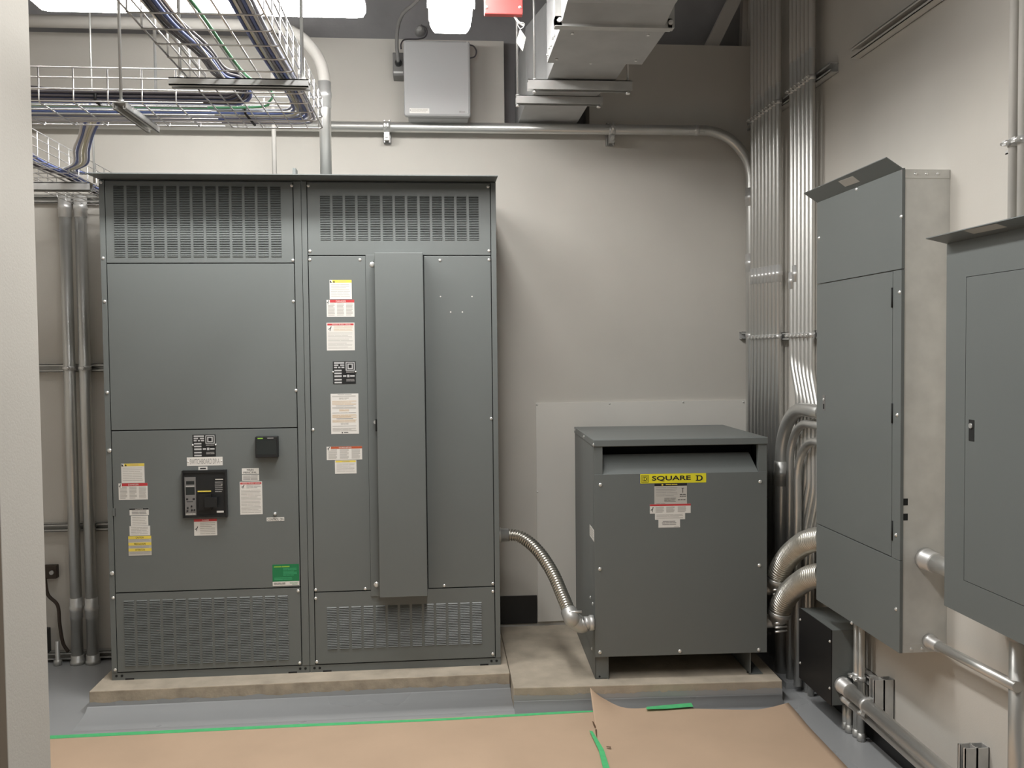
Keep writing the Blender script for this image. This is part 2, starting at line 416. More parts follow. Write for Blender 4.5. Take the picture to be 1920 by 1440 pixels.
# left section
tL, a, b = section('switchboard_section', XL, 'left switchboard section with the black main breaker and tall top louvers', .024, .034)
zs = [TOPZ - .006, zl(493.5), zl(805), zl(1107), ZP + .038]
mb = cover(tL, '', a, b, zs[1] + G, zs[0]); louvers(mb, at(214, 415, Y=YF).x, at(527, 415, Y=YF).x, zl(482), zl(349), 41)
o = mb.build('vent_cover', tL); screws(o, fpt([(189, 342), (193, 484), (547, 348), (549, 488)]), (0, -1, 0))
mb = cover(tL, '', a, b, zs[2] + G, zs[1] - G); o = mb.build('blank_cover', tL, .001); screws(o, fpt([(196, 565), (201, 736), (550, 565), (555, 732)]), (0, -1, 0))
mb = cover(tL, '', a, b, zs[3] + G, zs[2] - G); dl = mb.build('breaker_door', tL, .001)
screws(dl, fpt([(205, 845), (210, 1075)]), (0, -1, 0), .008)
mb = MB(); p = at(214, 960, Y=YF); mb.box(p.x - .006, p.x + .004, YF - .0015, YF, p.z - .018, p.z + .018, 'ansi_gray'); mb.box(p.x + .004, p.x + .006, YF - .0015, YF, p.z - .02, p.z + .018, 'seam_dark'); mb.build('latch', dl)
mb = cover(tL, '', a, b, zs[4] + G, zs[3] - G); louvers(mb, at(233.5, 1182, Y=YF).x, at(541, 1182, Y=YF).x, zl(1244), zl(1121.5), 39)
o = mb.build('vent_cover', tL); screws(o, fpt([(212, 1121), (216, 1256), (559, 1108), (562, 1243)]), (0, -1, 0))
mb = MB(); p = at(553, 328, Y=4.09); mb.box(p.x - .006, p.x + .008, 4.06, 4.12, TOPZ + .002, TOPZ + .034, 'ansi_gray'); mb.build('joint_bracket', tL)
# right section
tR, a, b = section('switchboard_section', XL + SW, 'right switchboard section with a raised vertical wireway cover', .024, .024)
zs = [TOPZ - .006, zr(479), zr(1105), ZP + .038]
mb = cover(tR, '', a, b, zs[1] + G, zs[0]); louvers(mb, at(600.5, 409, Y=YF).x, at(897.5, 409, Y=YF).x, zr(450.5), zr(367.5), 26)
o = mb.build('vent_cover', tR); screws(o, fpt([(578, 348), (581, 471), (915, 350), (917, 470)]), (0, -1, 0))
xa, xb, xc = at(690.5, 790, Y=YF).x, at(708, 790, Y=YF).x, at(797.5, 790, Y=YF).x
mb = cover(tR, '', a, xa - .001, zs[2] + G, zs[1] - G); dr = mb.build('side_cover', tR, .001); screws(dr, fpt([(581, 487), (675, 487), (587, 806), (592, 1106), (685, 1104)]), (0, -1, 0))
mb = cover(tR, '', xc + .004, b, zs[2] + G, zs[1] - G); o = mb.build('side_cover', tR, .001); screws(o, fpt([(825, 488), (917, 487), (921, 785), (833, 1098), (924, 1094)]), (0, -1, 0))
for x, y in ((826, 556), (885, 556), (845, 585), (867, 585)):
    mb = MB(); p = at(x, y, Y=YF); mb.cyl(p, p + V((0, -.001, 0)), .0035, 'label_white', 10); mb.build('hole_plug', o)
YC = YF - .085
mb = MB(); mb.box(at(707, 790, Y=YC).x, at(797, 790, Y=YC).x, YC, YF + .0125, at(752, 1119.5, Y=YC).z, at(752, 473.5, Y=YC).z, 'ansi_gray'); wc = mb.build('wireway_cover', tR, .002)
mb = MB(); mb.box(xa, at(712, 790, Y=YF - .006).x, YF - .006, YF + .0125, zr(1116), zr(478), 'ansi_gray'); o = mb.build('hinge_plate', tR, .001); screws(o, fpt([(698, 496), (706, 1096)], YF - .006), (0, -1, 0), .011)
p = at(706, 797, Y=YF - .012); mb = MB(); mb.box(p.x - .004, p.x + .006, YF - .03, YF - .006, p.z - .028, p.z + .028, 'black_plastic'); mb.cyl(p + V((-.004, -.01, .015)), p + V((-.004, -.016, .015)), .009, 'zinc_screw', 10); mb.build('latch', o)
mb = cover(tR, '', a, b, zs[3] + G, zs[2] - G); louvers(mb, at(613.5, 1173, Y=YF).x, at(903.5, 1173, Y=YF).x, zr(1212.5), zr(1133.5), 25)
o = mb.build('vent_cover', tR); screws(o, fpt([(592, 1122), (594, 1241), (924, 1109), (924, 1226)]), (0, -1, 0))

# ---- labels and devices on the left section's door
def danger_icon(s, u0, v0, u1, v1):
    s.rect(u0, v0, u1, v1, 'label_white', .0004)
    w, h = u1 - u0, v1 - v0
    P = lambda x, y: s.p(u0 + w * x, v0 + h * y, .0007)
    s.mb.face([P(.62, .05), P(.80, .10), P(.55, .52), P(.42, .48)], 'ink_black'); s.mb.face([P(.1, .52), P(.62, .34), P(.62, .46), P(.1, .66)], 'ink_black')
    s.mb.face([P(.42, .48), P(.58, .52), P(.48, .92), P(.36, .9)], 'ink_black')
def three_col(name, par, r, head, lab, htxt='DANGER'):
    s = fsheet(*r); s.rect(0, 0, 1, .17, head); s.lines(.05, .22, .31, .95, 9, cuts=0, fill=.6); s.lines(.37, .22, .64, .95, 9, cuts=0, fill=.6); s.lines(.70, .22, .96, .95, 9, cuts=0, fill=.6)
    s.text(htxt, .34, .035, .70, .14, 'label_white'); danger_icon(s, .0, .0, .12, .30); s.build(name, par, lab)
def plate(par, r, Y=YF):
    s = fsheet(*r, Y=Y, base='black_plastic', th=.0015)
    for u0, v0, u1, v1 in ((.05, .03, .50, .10), (.05, .14, .24, .20), (.32, .14, .50, .20), (.05, .24, .18, .30), (.23, .24, .33, .30), (.37, .24, .50, .30), (.06, .37, .38, .44), (.06, .50, .38, .57), (.06, .62, .38, .70), (.06, .78, .38, .85), (.06, .91, .38, .98), (.44, .62, .58, .69), (.62, .60, .72, .71), (.75, .62, .95, .69)): s.rect(u0, v0, u1, v1, 'plate_silver')
    s.rect(.56, .03, .96, .42, 'plate_silver'); s.rect(.60, .07, .92, .38, 'black_plastic', .0005); s.rect(.64, .10, .88, .35, 'plate_silver', .0007); s.rect(.69, .15, .83, .30, 'black_plastic', .0009)
    s.lines(.58, .80, .96, .92, 2, 'ink_grey', .5); s.lines(.58, .46, .96, .54, 1, 'ink_grey', .5)
    for u in (-.02, 1.02): q = s.p(u * .96 + .02, .47, 0); screw(s.mb, q, (0, -1, 0), .0035, h=.003)
    s.build('nameplate', par)
plate(dl, (361.5, 815, 404.5, 856))
s = fsheet(350.5, 857, 417.5, 873); s.text('SWITCHBOARD DP-A', .085, .20, .915, .80, 'ink_grey')
for u in (.03, .97): q = s.p(u, .5, 0); screw(s.mb, q, (0, -1, 0), .003, h=.002)
s.build('name_tag', dl, 'white engraved switchboard name tag')
s = fsheet(372, 875, 389, 882); s.lines(.2, .3, .85, .7, 1, 'ink_black', .9, 2); s.build('asset_label', dl)
# breaker
bb = fsheet(344, 881, 427, 969, base='black_plastic', th=.012)
bb.rect(0, 0, .035, 1, 'black_plastic', .010); bb.rect(.965, 0, 1, 1, 'black_plastic', .010); bb.rect(0, 0, 1, .05, 'black_plastic', .004); bb.rect(0, .955, 1, 1, 'black_plastic', .004)
br = bb.build('circuit_breaker', dl)
def sub(name, u0, v0, u1, v1, h, mt, par=br, src=bb):
    s = Sheet(src.p(u0, v0, 0), src.w * (u1 - u0), src.d * (v1 - v0), src.n, mt, h); return s
s = sub('', .05, .14, .30, .95, .004, 'module_gray')
s.rect(.15, .10, .88, .19, 'dark_screen'); s.rect(.12, .225, .88, .24, 'label_white'); s.rect(.10, .26, .90, .46, 'dark_screen'); s.rect(.12, .55, .30, .60, 'ink_black'); s.rect(.70, .55, .90, .60, 'ink_black'); s.lines(.15, .63, .75, .66, 1, 'ink_black', .6)
for u, v in ((.25, .80), (.6, .76), (.62, .86), (.85, .86), (.22, .88)): q = s.p(u, v, 0); s.mb.cyl(q, q + s.n * .003, .004, 'ink_black', 8)
s.lines(.05, .95, .95, .99, 1, 'label_grey', .7, 2); s.build('trip_unit', br, 'grey electronic trip unit')
s = sub('', .34, .435, .64, .458, .004, 'label_yellow'); s.build('indicator_strip', br, 'yellow strip')
s = sub('', .37, .50, .66, .84, .016, 'black_panel'); s.mb.obox(s.p(.55, .18, 0), s.w * .95, s.d * .60, s.n * .018, 'black_plastic'); s.build('handle', br)
s = sub('', .72, .175, .92, .93, .001, 'black_plastic'); s.rect(.1, .02, .98, .05, 'label_grey'); s.rect(.2, .92, .98, .97, 'label_white'); s.lines(.05, .10, .95, .42, 6, 'ink_grey', .35); s.rect(.74, .15, .92, .19, 'label_grey'); s.build('rating_label', br)
# meter
p0, p1 = at(478, 819, Y=YF - .035), at(521, 858, Y=YF - .035)
mb = MB(); mb.box(p0.x, p1.x, YF - .035, YF, p1.z, p0.z, 'black_plastic'); mt_ = mb.build('meter_display', dl, .003)
s = Sheet((p0.x + .004, YF - .035, p0.z - .003), (p1.x - p0.x - .008, 0, 0), (0, 0, p1.z - p0.z + .006), (0, -1, 0), 'black_plastic', .001)
s.rect(.08, .03, .34, .08, 'ink_lime'); s.rect(.55, .03, .85, .07, 'ink_grey'); s.rect(.02, .12, .98, .86, 'dark_screen'); s.build('screen', mt_)
s = fsheet(364, 973, 407, 1004); s.rect(0, 0, 1, .15, 'label_red'); s.text('DANGER', .36, .03, .66, .12, 'label_white'); danger_icon(s, .02, .42, .22, .75); s.lines(.26, .22, .95, .97, 7); s.build('warning_label', dl, 'red headed danger label below the breaker')
s = fsheet(453.5, 878, 485.5, 889); s.text('MAIN', .30, .10, .68, .43, 'ink_black'); s.text('PRINCIPAL', .09, .55, .88, .88, 'ink_black'); s.build('identity_label', dl)
s = fsheet(454, 890, 486, 901.5); s.lines(.06, .15, .95, .95, 4, 'ink_grey', .55); s.build('instruction_label', dl)
s = fsheet(450, 903, 492, 964.5); s.rect(.03, .02, .97, .08, 'label_red'); s.text('DANGER  PELIGRO  DANGER', .10, .033, .93, .066, 'label_white'); danger_icon(s, .05, .09, .26, .21); s.lines(.30, .10, .95, .22, 3, 'ink_grey', .4); s.lines(.05, .25, .95, .97, 17, 'ink_light', .4); s.build('warning_label', dl, 'tall red headed danger label right of the breaker')
s = fsheet(500, 970, 533, 977); s.text('CONTROL ON', .05, .18, .95, .85, 'ink_black'); s.build('identity_label', dl)
q = at(516, 963, Y=YF); mb = MB(); mb.tube([q, q + V((0, -.004, 0)), q + V((0, -.010, 0)), q + V((0, -.013, 0))], [.009, .008, .006, .003], 'zinc_screw', 12); mb.build('indicator_lamp', dl)
s = fsheet(511, 1058, 561, 1098, base='label_green'); s.rect(0, .80, 1, 1, 'label_white'); s.lines(.06, .08, .66, .14, 1, 'ink_lime', .9, 1); s.lines(.40, .18, .94, .56, 6, 'ink_green', .5); s.lines(.06, .62, .75, .75, 2, 'ink_green', .5); s.lines(.05, .86, .50, .96, 2, 'ink_light', .5); s.text('Schneider', .65, .83, .95, .91, 'ink_green'); s.text('Electric', .74, .92, .94, .975, 'ink_green'); s.build('information_label', dl, 'green label low on the breaker door')
def yellow_head(par, r, lab):
    s = fsheet(*r); s.rect(.13, 0, 1, .14, 'label_yellow'); s.rect(0, 0, .13, .16, 'label_white', .0004); s.mb.face([s.p(.02, .03, .0008), s.p(.05, .03, .0008), s.p(.11, .14, .0008), s.p(.02, .14, .0008)][::-1], 'ink_black'); s.tri(.155, .02, .11, 'ink_black'); s.text('CAUTION', .40, .03, .75, .11, 'ink_tan')
    s.lines(.06, .22, .94, .94, 8, 'ink_light', .28); s.build('warning_label', par, lab)
yellow_head(dl, (227.5, 869, 271, 905.5), 'yellow headed caution label on the breaker door')
three_col('warning_label', dl, (222.5, 906, 277, 937), 'label_red', 'red headed three column label on the breaker door')
s = fsheet(243, 953, 279, 966); s.rect(0, 0, 1, .22, 'ink_black'); s.text('NOTICE', .3, .04, .7, .18, 'label_white'); s.lines(.12, .30, .9, .92, 3, 'ink_grey', .6); s.build('instruction_label', dl)
s = fsheet(245.5, 967, 278, 985.5); s.lines(.08, .12, .92, .95, 5, 'ink_light', .4); s.build('instruction_label', dl)
s = fsheet(243, 986, 281.5, 1004); s.lines(.08, .12, .92, .95, 5, 'ink_light', .4); s.build('instruction_label', dl)
s = fsheet(241, 1005, 284, 1041.5, base='label_grey')
for v, t_, w_ in ((.0, 'CAUTION', .34), (.33, 'PRECAUCION', .5), (.63, 'ATTENTION', .42)):
    s.rect(0, v, 1, v + .15, 'label_yellow'); s.text(t_, .5 - w_ / 2, v + .03, .5 + w_ / 2, v + .12, 'ink_black'); s.lines(.05, v + .18, .95, v + .31, 2, 'ink_grey', .3)
s.build('warning_label', dl, 'yellow banded caution label in three languages')
# ---- labels on the right section
yellow_head(dr, (618, 525, 659.5, 561), 'yellow headed caution label on the right section')
three_col('warning_label', dr, (612.5, 562, 664.5, 594), 'label_red', 'red headed three column label on the right section')
s = fsheet(612.5, 605, 665, 657); s.rect(.03, .03, .97, .10, 'label_red'); s.text('DANGER  PELIGRO  DANGER', .2, .045, .86, .085, 'label_white'); danger_icon(s, .05, .12, .22, .32); s.lines(.26, .13, .95, .33, 4, 'ink_tan', .3); s.lines(.05, .36, .95, .96, 13, 'ink_light', .3); s.build('warning_label', dr, 'square red headed danger label')
plate(dr, (624.5, 677.5, 667, 719.5))
s = fsheet(620.5, 738, 672.5, 813.5)
s.lines(.25, .015, .78, .03, 1, 'ink_grey', .8); s.lines(.05, .05, .94, .09, 2, 'ink_light', .5); s.lines(.3, .10, .68, .15, 3, 'ink_light', .5); s.lines(.05, .18, .95, .29, 5, 'ink_tan', .35); s.lines(.18, .30, .85, .31, 1, 'ink_black', .7); s.lines(.05, .33, .95, .38, 3, 'ink_light', .5); s.lines(.3, .39, .68, .45, 3, 'ink_tan', .4); s.lines(.05, .47, .94, .49, 1, 'ink_grey', .7)
s.lines(.05, .52, .95, .61, 5, 'ink_tan', .5); s.lines(.2, .62, .83, .635, 1, 'ink_black', .7); s.lines(.05, .65, .95, .72, 4, 'ink_tan', .4); s.lines(.35, .73, .65, .78, 3, 'ink_light', .5); s.lines(.05, .80, .95, .82, 1, 'ink_grey', .5); s.lines(.05, .85, .93, .94, 5, 'ink_light', .5)
s.rect(.38, .955, .42, .985, 'ink_black'); s.lines(.46, .96, .63, .98, 1, 'ink_black', .8, 0); s.build('instruction_label', dr, 'tall printed instruction label')
three_col('warning_label', dr, (612.5, 837, 679, 862), 'label_orange', 'orange headed three column label', 'WARNING')
s = fsheet(628, 863, 668.5, 888); s.rect(.03, .02, .97, .15, 'label_yellow'); s.text('CAUTION', .35, .04, .68, .13, 'ink_grey'); s.lines(.08, .24, .94, .9, 7, 'ink_light', .3); s.build('warning_label', dr, 'small yellow headed caution label')

# ================================================================== TRANSFORMER (its own frame: u along the front, v to the back)
TX, TY, TR, TW, TD, TZ0, TZ1, P2 = .711, 3.961, -.0326, .8087, .705, .206, 1.216, .0955
tt = thing('transformer', (TX, TY, P2), 'squat grey dry transformer cabinet with yellow maker nameplate on its own pad', 'transformer', None, TR, True)
Uv, Vv = V((math.cos(TR), math.sin(TR), 0)), V((-math.sin(TR), math.cos(TR), 0))
T0 = V((TX, TY, P2))
def tl(px, py, v=0.):
    d = ray(px, py); o = T0 + Vv * v; t = (o - CAM).dot(Vv) / d.dot(Vv); p = CAM + d * t - T0
    return V((p.dot(Uv), p.dot(Vv), p.z))
def tls(px, py, u=0.):
    d = ray(px, py); o = T0 + Uv * u; t = (o - CAM).dot(Uv) / d.dot(Uv); p = CAM + d * t - T0
    return V((p.dot(Uv), p.dot(Vv), p.z))
z0, z1 = TZ0 - P2, TZ1 - P2; ZL = z1 - .032; ZF = tl(1280, 887).z
mb = MB(); w_ = .040; t_ = .004
mb.box(0, t_, .004, TD, z0, ZL, 'ansi_gray'); mb.box(TW - t_, TW, .004, TD, z0, ZL, 'ansi_gray'); mb.box(0, TW, TD - t_, TD, z0, ZL, 'ansi_gray'); mb.box(0, TW, .004, TD, z0, z0 + t_, 'ansi_gray')
mb.box(.0, w_, .003, .03, z0, ZL, 'ansi_gray'); mb.box(TW - w_, TW, .003, .03, z0, ZL, 'ansi_gray')
mb.box(t_ + .02, TW - t_ - .02, .16, .18, z0 + t_, ZL - .01, 'seam_dark'); mb.box(w_ + .001, TW - w_ - .001, .03, .16, ZF - .05, ZF - .045, 'seam_dark')
o = mb.build('cabinet_body', tt)
mb = MB(); mb.box(-.003, TW + .003, -.004, TD + .003, ZL, z1, 'ansi_gray'); o = mb.build('lid', tt, .003); screws(o, [tls(x, y, -.003) for x, y in ((1078.5, 806), (1095, 819), (1113, 834))], (-1, 0, 0), .007)
mb = MB(); mb.box(0, TW, 0, .003, z0, ZF, 'ansi_gray'); fc = mb.build('front_cover', tt, .001)
screws(fc, [tl(x, y) for x, y in ((1126, 909), (1425.5, 903), (1125, 1067), (1424, 1060), (1125, 1223), (1275, 1221), (1423, 1218))], (0, -1, 0), .007)
mb = MB(); dz = tl(1270, 851, .06).z; mb.prism([(w_, 0, ZF - .004), (TW - w_, 0, ZF - .004), (TW - w_ - .022, .075, dz), (w_ + .004, .075, dz)], (0, .003, .001), 'ansi_gray'); mb.build('vent_deflector', tt)
lh = z0
for u0, q in ((tl(1116, 1250, .02).x, 1), (tl(1394, 1245, .02).x, -1)):
    mb = MB(); L = .062
    if q == 1: mb.box(u0, u0 + .005, .02, TD - .02, 0, lh, 'ansi_gray'); mb.box(u0, u0 + L, .02, .025, 0, lh, 'ansi_gray'); mb.box(u0, u0 + L, .02, TD - .02, 0, .005, 'ansi_gray'); mb.box(u0 + L - .004, u0 + L, .015, .03, 0, lh, 'ansi_gray')
    else: mb.box(u0 + .03, u0 + .035, .02, TD - .02, 0, lh, 'ansi_gray'); mb.box(u0 + .03, u0 + .03 + L, .02, TD - .02, 0, .005, 'ansi_gray')
    mb.cyl((u0 + .02, .018, .012), (u0 + .02, .021, .012), .005, 'seam_dark', 8); mb.build('leg', tt)
screws(bpy.data.objects['cabinet_body'], [tls(x, y) for x, y in ((1107, 1120), (1111.5, 1132), (1110, 1216))], (-1, 0, 0), .007)
def tsheet(x0, y0, x1, y1, base='label_white'):
    xm, ym = (x0 + x1) / 2, (y0 + y1) / 2; a, b = tl(x0, ym).x, tl(x1, ym).x; t, d = tl(xm, y0).z, tl(xm, y1).z
    return Sheet((a, 0, t), (b - a, 0, 0), (0, 0, d - t), (0, -1, 0), base)
s = tsheet(1200.5, 888, 1324, 905.5, 'logo_yellow')
s.rect(.015, .13, .125, .90, 'ink_black'); s.rect(.022, .18, .118, .85, 'logo_yellow', .0005); s.rect(.030, .24, .110, .79, 'ink_black', .0007); s.rect(.036, .28, .104, .75, 'logo_yellow', .0009)
def bigD(s, u0, v0, u1, v1, h=.0011):
    w, hh = u1 - u0, v1 - v0
    P = lambda x, y: (u0 + w * x, v0 + hh * y)
    out = [(0, 0), (.62, 0), (.86, .10), (1, .32), (1, .68), (.86, .90), (.62, 1), (0, 1), (0, .86), (.14, .86), (.14, .14), (0, .14)]
    inn = [(.34, .17), (.58, .17), (.72, .25), (.80, .40), (.80, .60), (.72, .75), (.58, .83), (.34, .83)]
    s.mb.poly([s.p(*P(x, y), h) for x, y in out], [(0, 1, 2, 3, 4, 5, 6, 7, 8, 9, 10, 11)[::-1]], 'ink_black')
    s.mb.poly([s.p(*P(x, y), h + .0003) for x, y in inn], [tuple(range(8))[::-1]], 'logo_yellow')
bigD(s, .044, .33, .098, .70); bigD(s, .84, .22, .945, .80); s.text('SQUARE', .175, .22, .765, .80, 'ink_black', bold=.022)
s.build('maker_nameplate', fc, 'yellow maker nameplate')
s = tsheet(1227, 906, 1288, 947.5, 'label_grey'); s.rect(0, 0, 1, .12, 'ink_black'); s.rect(.22, .03, .27, .10, 'label_yellow', .0006); s.lines(.35, .04, .72, .09, 1, 'label_yellow', .7, 1, .0006); s.lines(.05, .18, .72, .62, 6, 'ink_grey', .3); s.rect(.86, .22, .88, .44, 'ink_black'); s.rect(.83, .22, .91, .24, 'ink_black'); s.lines(.78, .50, .98, .66, 2, 'ink_black', .4); s.lines(.30, .66, .68, .86, 4, 'ink_black', .3); s.lines(.72, .74, .97, .80, 1, 'ink_black', .5); s.lines(.05, .9, .35, .95, 1, 'ink_grey', .5); s.build('rating_plate', fc)
s = tsheet(1218.5, 945, 1295, 962.5); s.rect(0, 0, 1, .2, 'label_red'); s.rect(0, .2, .12, 1, 'label_white', .0005); danger_icon(s, .01, .24, .11, .9)
for u in (.14, .40, .68): s.lines(u, .28, u + .22, .92, 6, 'ink_light', .6, 0)
s.build('warning_label', fc, 'red headed label under the rating plate')
s = tsheet(1228, 962.5, 1284.5, 974); s.lines(.05, .15, .95, .9, 4, 'ink_light', .4); s.build('instruction_label', fc)
s = tsheet(1234.5, 974, 1275, 989); s.lines(.2, .17, .82, .30, 1, 'ink_grey', .8, 3); s.lines(.16, .36, .86, .50, 1, 'ink_grey', .8, 3); s.lines(.18, .55, .83, .69, 1, 'ink_grey', .8, 3); s.lines(.72, .88, .98, .95, 1, 'ink_light', .8, 0); s.build('instruction_label', fc)
a, b = tls(1106, 1000), tls(1114, 1000); zt, zb = tls(1110, 989).z, tls(1110, 1010).z
s = Sheet((0, a.y, zt), (0, b.y - a.y, 0), (0, 0, zb - zt), (-1, 0, 0)); s.lines(.1, .15, .9, .9, 4, 'ink_light', .4); s.build('asset_label', bpy.data.objects['cabinet_body'])
# ================================================================== PANELBOARDS ON THE RIGHT WALL
XP = 1.604
def hood_at(px, py, zt, hood):
    n = V((hood[1], 0, hood[0])); o = V((XP, 0, zt)); d = ray(px, py); return CAM + d * ((o - CAM).dot(n) / d.dot(n))
def hsheet(q, hood, base='label_grey'):
    """sticker under a hood: q = three photo-found corners"""
    o, a, b = q; return Sheet(o, a - o, b - o, (-hood[1], 0, -hood[0]), base)
def panelboard(label, y0, y1, zb, zt, hood, xp=XP, side=True):
    t = thing('panelboard', (XW - .09, (y0 + y1) / 2, zb), label, 'panelboard', 'panelboards on the right wall')
    mb = MB(); mb.box(xp + .012, XW, y0 + .004, y1 - .004, zb + .002, zt - .002, 'galvanized_sheet'); mb.build('back_box', t, .001)
    for za_, zc_, xs_ in ((zt - .030, zt - .015, (.05, .09, .13)), (zb, zb + .013, (.045, .085, .125))):
        mb = MB(); mb.box(xp + .012, XW - .002, y0 + .002, y0 + .005, za_, za_ + .03, 'galvanized_sheet'); ec = mb.build('end_flange', t)
        screws(ec, [(xp + x, y0 + .002, zc_) for x in xs_], (0, -1, 0), .005)
    mb = MB(); mb.prism([(xp + .011, y0, zt + .0005), (xp, y0, zt + .0005), (xp - hood[0], y0, zt + hood[1]), (xp - hood[0] + .001, y0, zt + hood[1] + .003), (xp + .001, y0, zt + .004), (xp + .011, y0, zt + .004)], (0, y1 - y0, 0), 'ansi_gray'); hd = mb.build('drip_hood', t)
    return t, hd
y0, y1, zb, zt = 2.9145, 3.5924, .550, 2.2385
hx = (.058, .038)
t1, hd = panelboard('tall grey panelboard with galvanized side next to the corner conduits', y0, y1, zb, zt, hx)
def pz(x, y): return at(x, y, X=XP)
za, zb2 = pz(1672, 508).z, pz(1668, 1043).z; yl = pz(1673, 700).y
def rcover(mbname, par, ya, yb, z0, z1, x=XP, bev=.001):
    mb = MB(); mb.box(x, x + .012, ya, yb, z0, z1, 'ansi_gray'); return mb.build(mbname, par, bev)
o = rcover('top_cover', t1, y0, y1, za + .0015, zt); screws(o, [pz(1606, 355), pz(1690, 406), pz(1536, 446)], (-1, 0, 0))
o = rcover('trim_strip', t1, y0, yl - .0015, zb2, za - .0015); screws(o, [pz(1687, 548), pz(1682.5, 778), pz(1680, 1003)], (-1, 0, 0))
d1 = rcover('door', t1, yl + .0015, y1, zb2 + .002, za - .002)
o = rcover('bottom_cover', t1, y0, y1, zb, zb2 - .0015); screws(o, [pz(1680, 1142), pz(1597, 1168)], (-1, 0, 0))
for ya in (558, 775, 995):
    mb = MB(); q = pz(1674, ya); mb.cyl(q + V((-.001, .002, -.035)), q + V((-.001, .002, .035)), .004, 'seam_dark', 8); mb.build('hinge', d1)
q = pz(1545, 755); mb = MB(); mb.box(XP - .0015, XP, q.y - .011, q.y + .011, q.z - .032, q.z + .032, 'module_gray'); mb.cyl(q + V((0, 0, .014)), q + V((-.004, 0, .014)), .006, 'zinc_screw', 10); mb.box(XP - .002, XP, q.y - .006, q.y + .006, q.z - .026, q.z - .005, 'seam_dark'); mb.build('latch', d1)
c = [hood_at(x, y, zt + .0005, hx) for x, y in ((1572, 340), (1599, 330), (1585, 350))]; hsheet(c, hx).build('sticker', hd)
for ya in (938, 966): q = at(1687, ya, X=XP + .02); mb = MB(); mb.box(XP + .014, XP + .03, y0 + .0035, y0 + .0041, q.z - .012, q.z + .012, 'seam_dark'); mb.build('knockout_slot', t1)
# second panelboard
y1b = at(1772, 900, X=XP).y; y0b = y1b - .66; zt2 = at(1778, 457, X=XP).z; zb2b = at(1770, 1135, X=XP).z
hx2 = (.070, .016)
t2, hd2 = panelboard('grey panelboard cut off by the right photo edge', y0b, y1b, zb2b, zt2, hx2)
yd = at(1810, 700, X=XP).y; zd1 = at(1812, 519, X=XP).z; zd0 = at(1806, 1088, X=XP).z
mb = MB(); mb.box(XP, XP + .012, y0b, y1b, zd1, zt2, 'ansi_gray'); mb.box(XP, XP + .012, y0b, y1b, zb2b, zd0, 'ansi_gray'); mb.box(XP, XP + .012, yd, y1b, zd0, zd1, 'ansi_gray'); mb.build('front_trim', t2)
d2 = rcover('door', t2, y0b + .02, yd - .0015, zd0 + .0015, zd1 - .0015)
q = at(1822, 807, X=XP); mb = MB(); mb.box(XP - .0015, XP, q.y - .013, q.y + .013, q.z - .032, q.z + .032, 'seam_dark'); mb.cyl(q + V((-.001, 0, .014)), q + V((-.006, 0, .014)), .008, 'zinc_screw', 10); mb.build('latch', d2)
c = [hood_at(x, y, zt2 + .0005, hx2) for x, y in ((1806, 432), (1868, 419), (1826, 438))]; hsheet(c, hx2).build('sticker', hd2)

# lower box with the black face
bya = 3.5; bx0 = at(1560, 1250, Y=bya).x; byb = at(1500, 1210, X=bx0).y; bz0, bz1 = at(1560, 1323, Y=bya).z, at(1560, 1182, Y=bya).z
tb = thing('junction_box', (1.72, 3.74, bz0), 'low grey wall box with a black face under the tall panelboard', 'junction box')
mb = MB(); mb.box(bx0, XW, bya, byb, bz0, bz1, 'ansi_gray'); mb.build('box_body', tb, .001)
mb = MB(); mb.box(bx0 - .004, bx0, bya - .001, byb + .001, bz0 - .001, bz1 + .001, 'black_panel'); o = mb.build('face_cover', tb)
screws(o, [(bx0 - .004, y, z) for y in (bya + .012, byb - .012) for z in (bz0 + .07, bz1 - .05)], (-1, 0, 0), .005)

# ================================================================== CONDUITS AND STRUTS
G1 = 'corner conduit bundle'
ZPAINT = 2.945
def pmat(a, b): return 'conduit_paint' if (a.z + b.z) / 2 > ZPAINT else 'galvanized_pipe'
ORD = ['first', 'second', 'third', 'fourth', 'fifth', 'sixth', 'seventh', 'eighth']
XC = 1.722
Ys1 = [4.66 - i * .0505 for i in range(8)]
for i, y in enumerate(Ys1):
    t = thing('conduit', (XC, y, .03), ORD[i] + ' slim vertical conduit from the back corner, in the bundle of eight', 'conduit', G1)
    mb = MB(); mb.tube([(XC, y, .03), (XC, y, ZPAINT + .012 * (i % 3)), (XC, y, 3.9)], .0148, 'galvanized_pipe', 14, mfn=pmat); mb.build('pipe', t)
    mb = MB(); coupling(mb, (XC, y, 2.02 - .002 * i), (0, 0, 1), .0148, .085); mb.build('coupling', t)
Ys2 = [4.135 - i * .0445 for i in range(6)]
for i, y in enumerate(Ys2):
    t = thing('conduit', (XC, y, 0), ORD[i] + ' kinked conduit of the bundle of six beside the tall panelboard, counted from the corner', 'conduit', 'kinked conduit bundle')
    zk = 1.60 - .012 * i
    P = fillet([(XC, y, 0), (XC, y, .86 - .02 * i), (XC, y - .075, 1.05 - .02 * i), (XC, y - .075, zk - .20), (XC, y, zk - .03), (XC, y, ZPAINT + .05), (XC, y, 3.9)], .16, 6)
    mb = MB(); mb.tube(P, .0148, 'galvanized_pipe', 14, mfn=pmat); mb.build('pipe', t)
    if i < 2: mb = MB(); coupling(mb, (XC, y, 1.955 + .03 * i), (0, 0, 1), .0148, .08); mb.build('coupling', t)
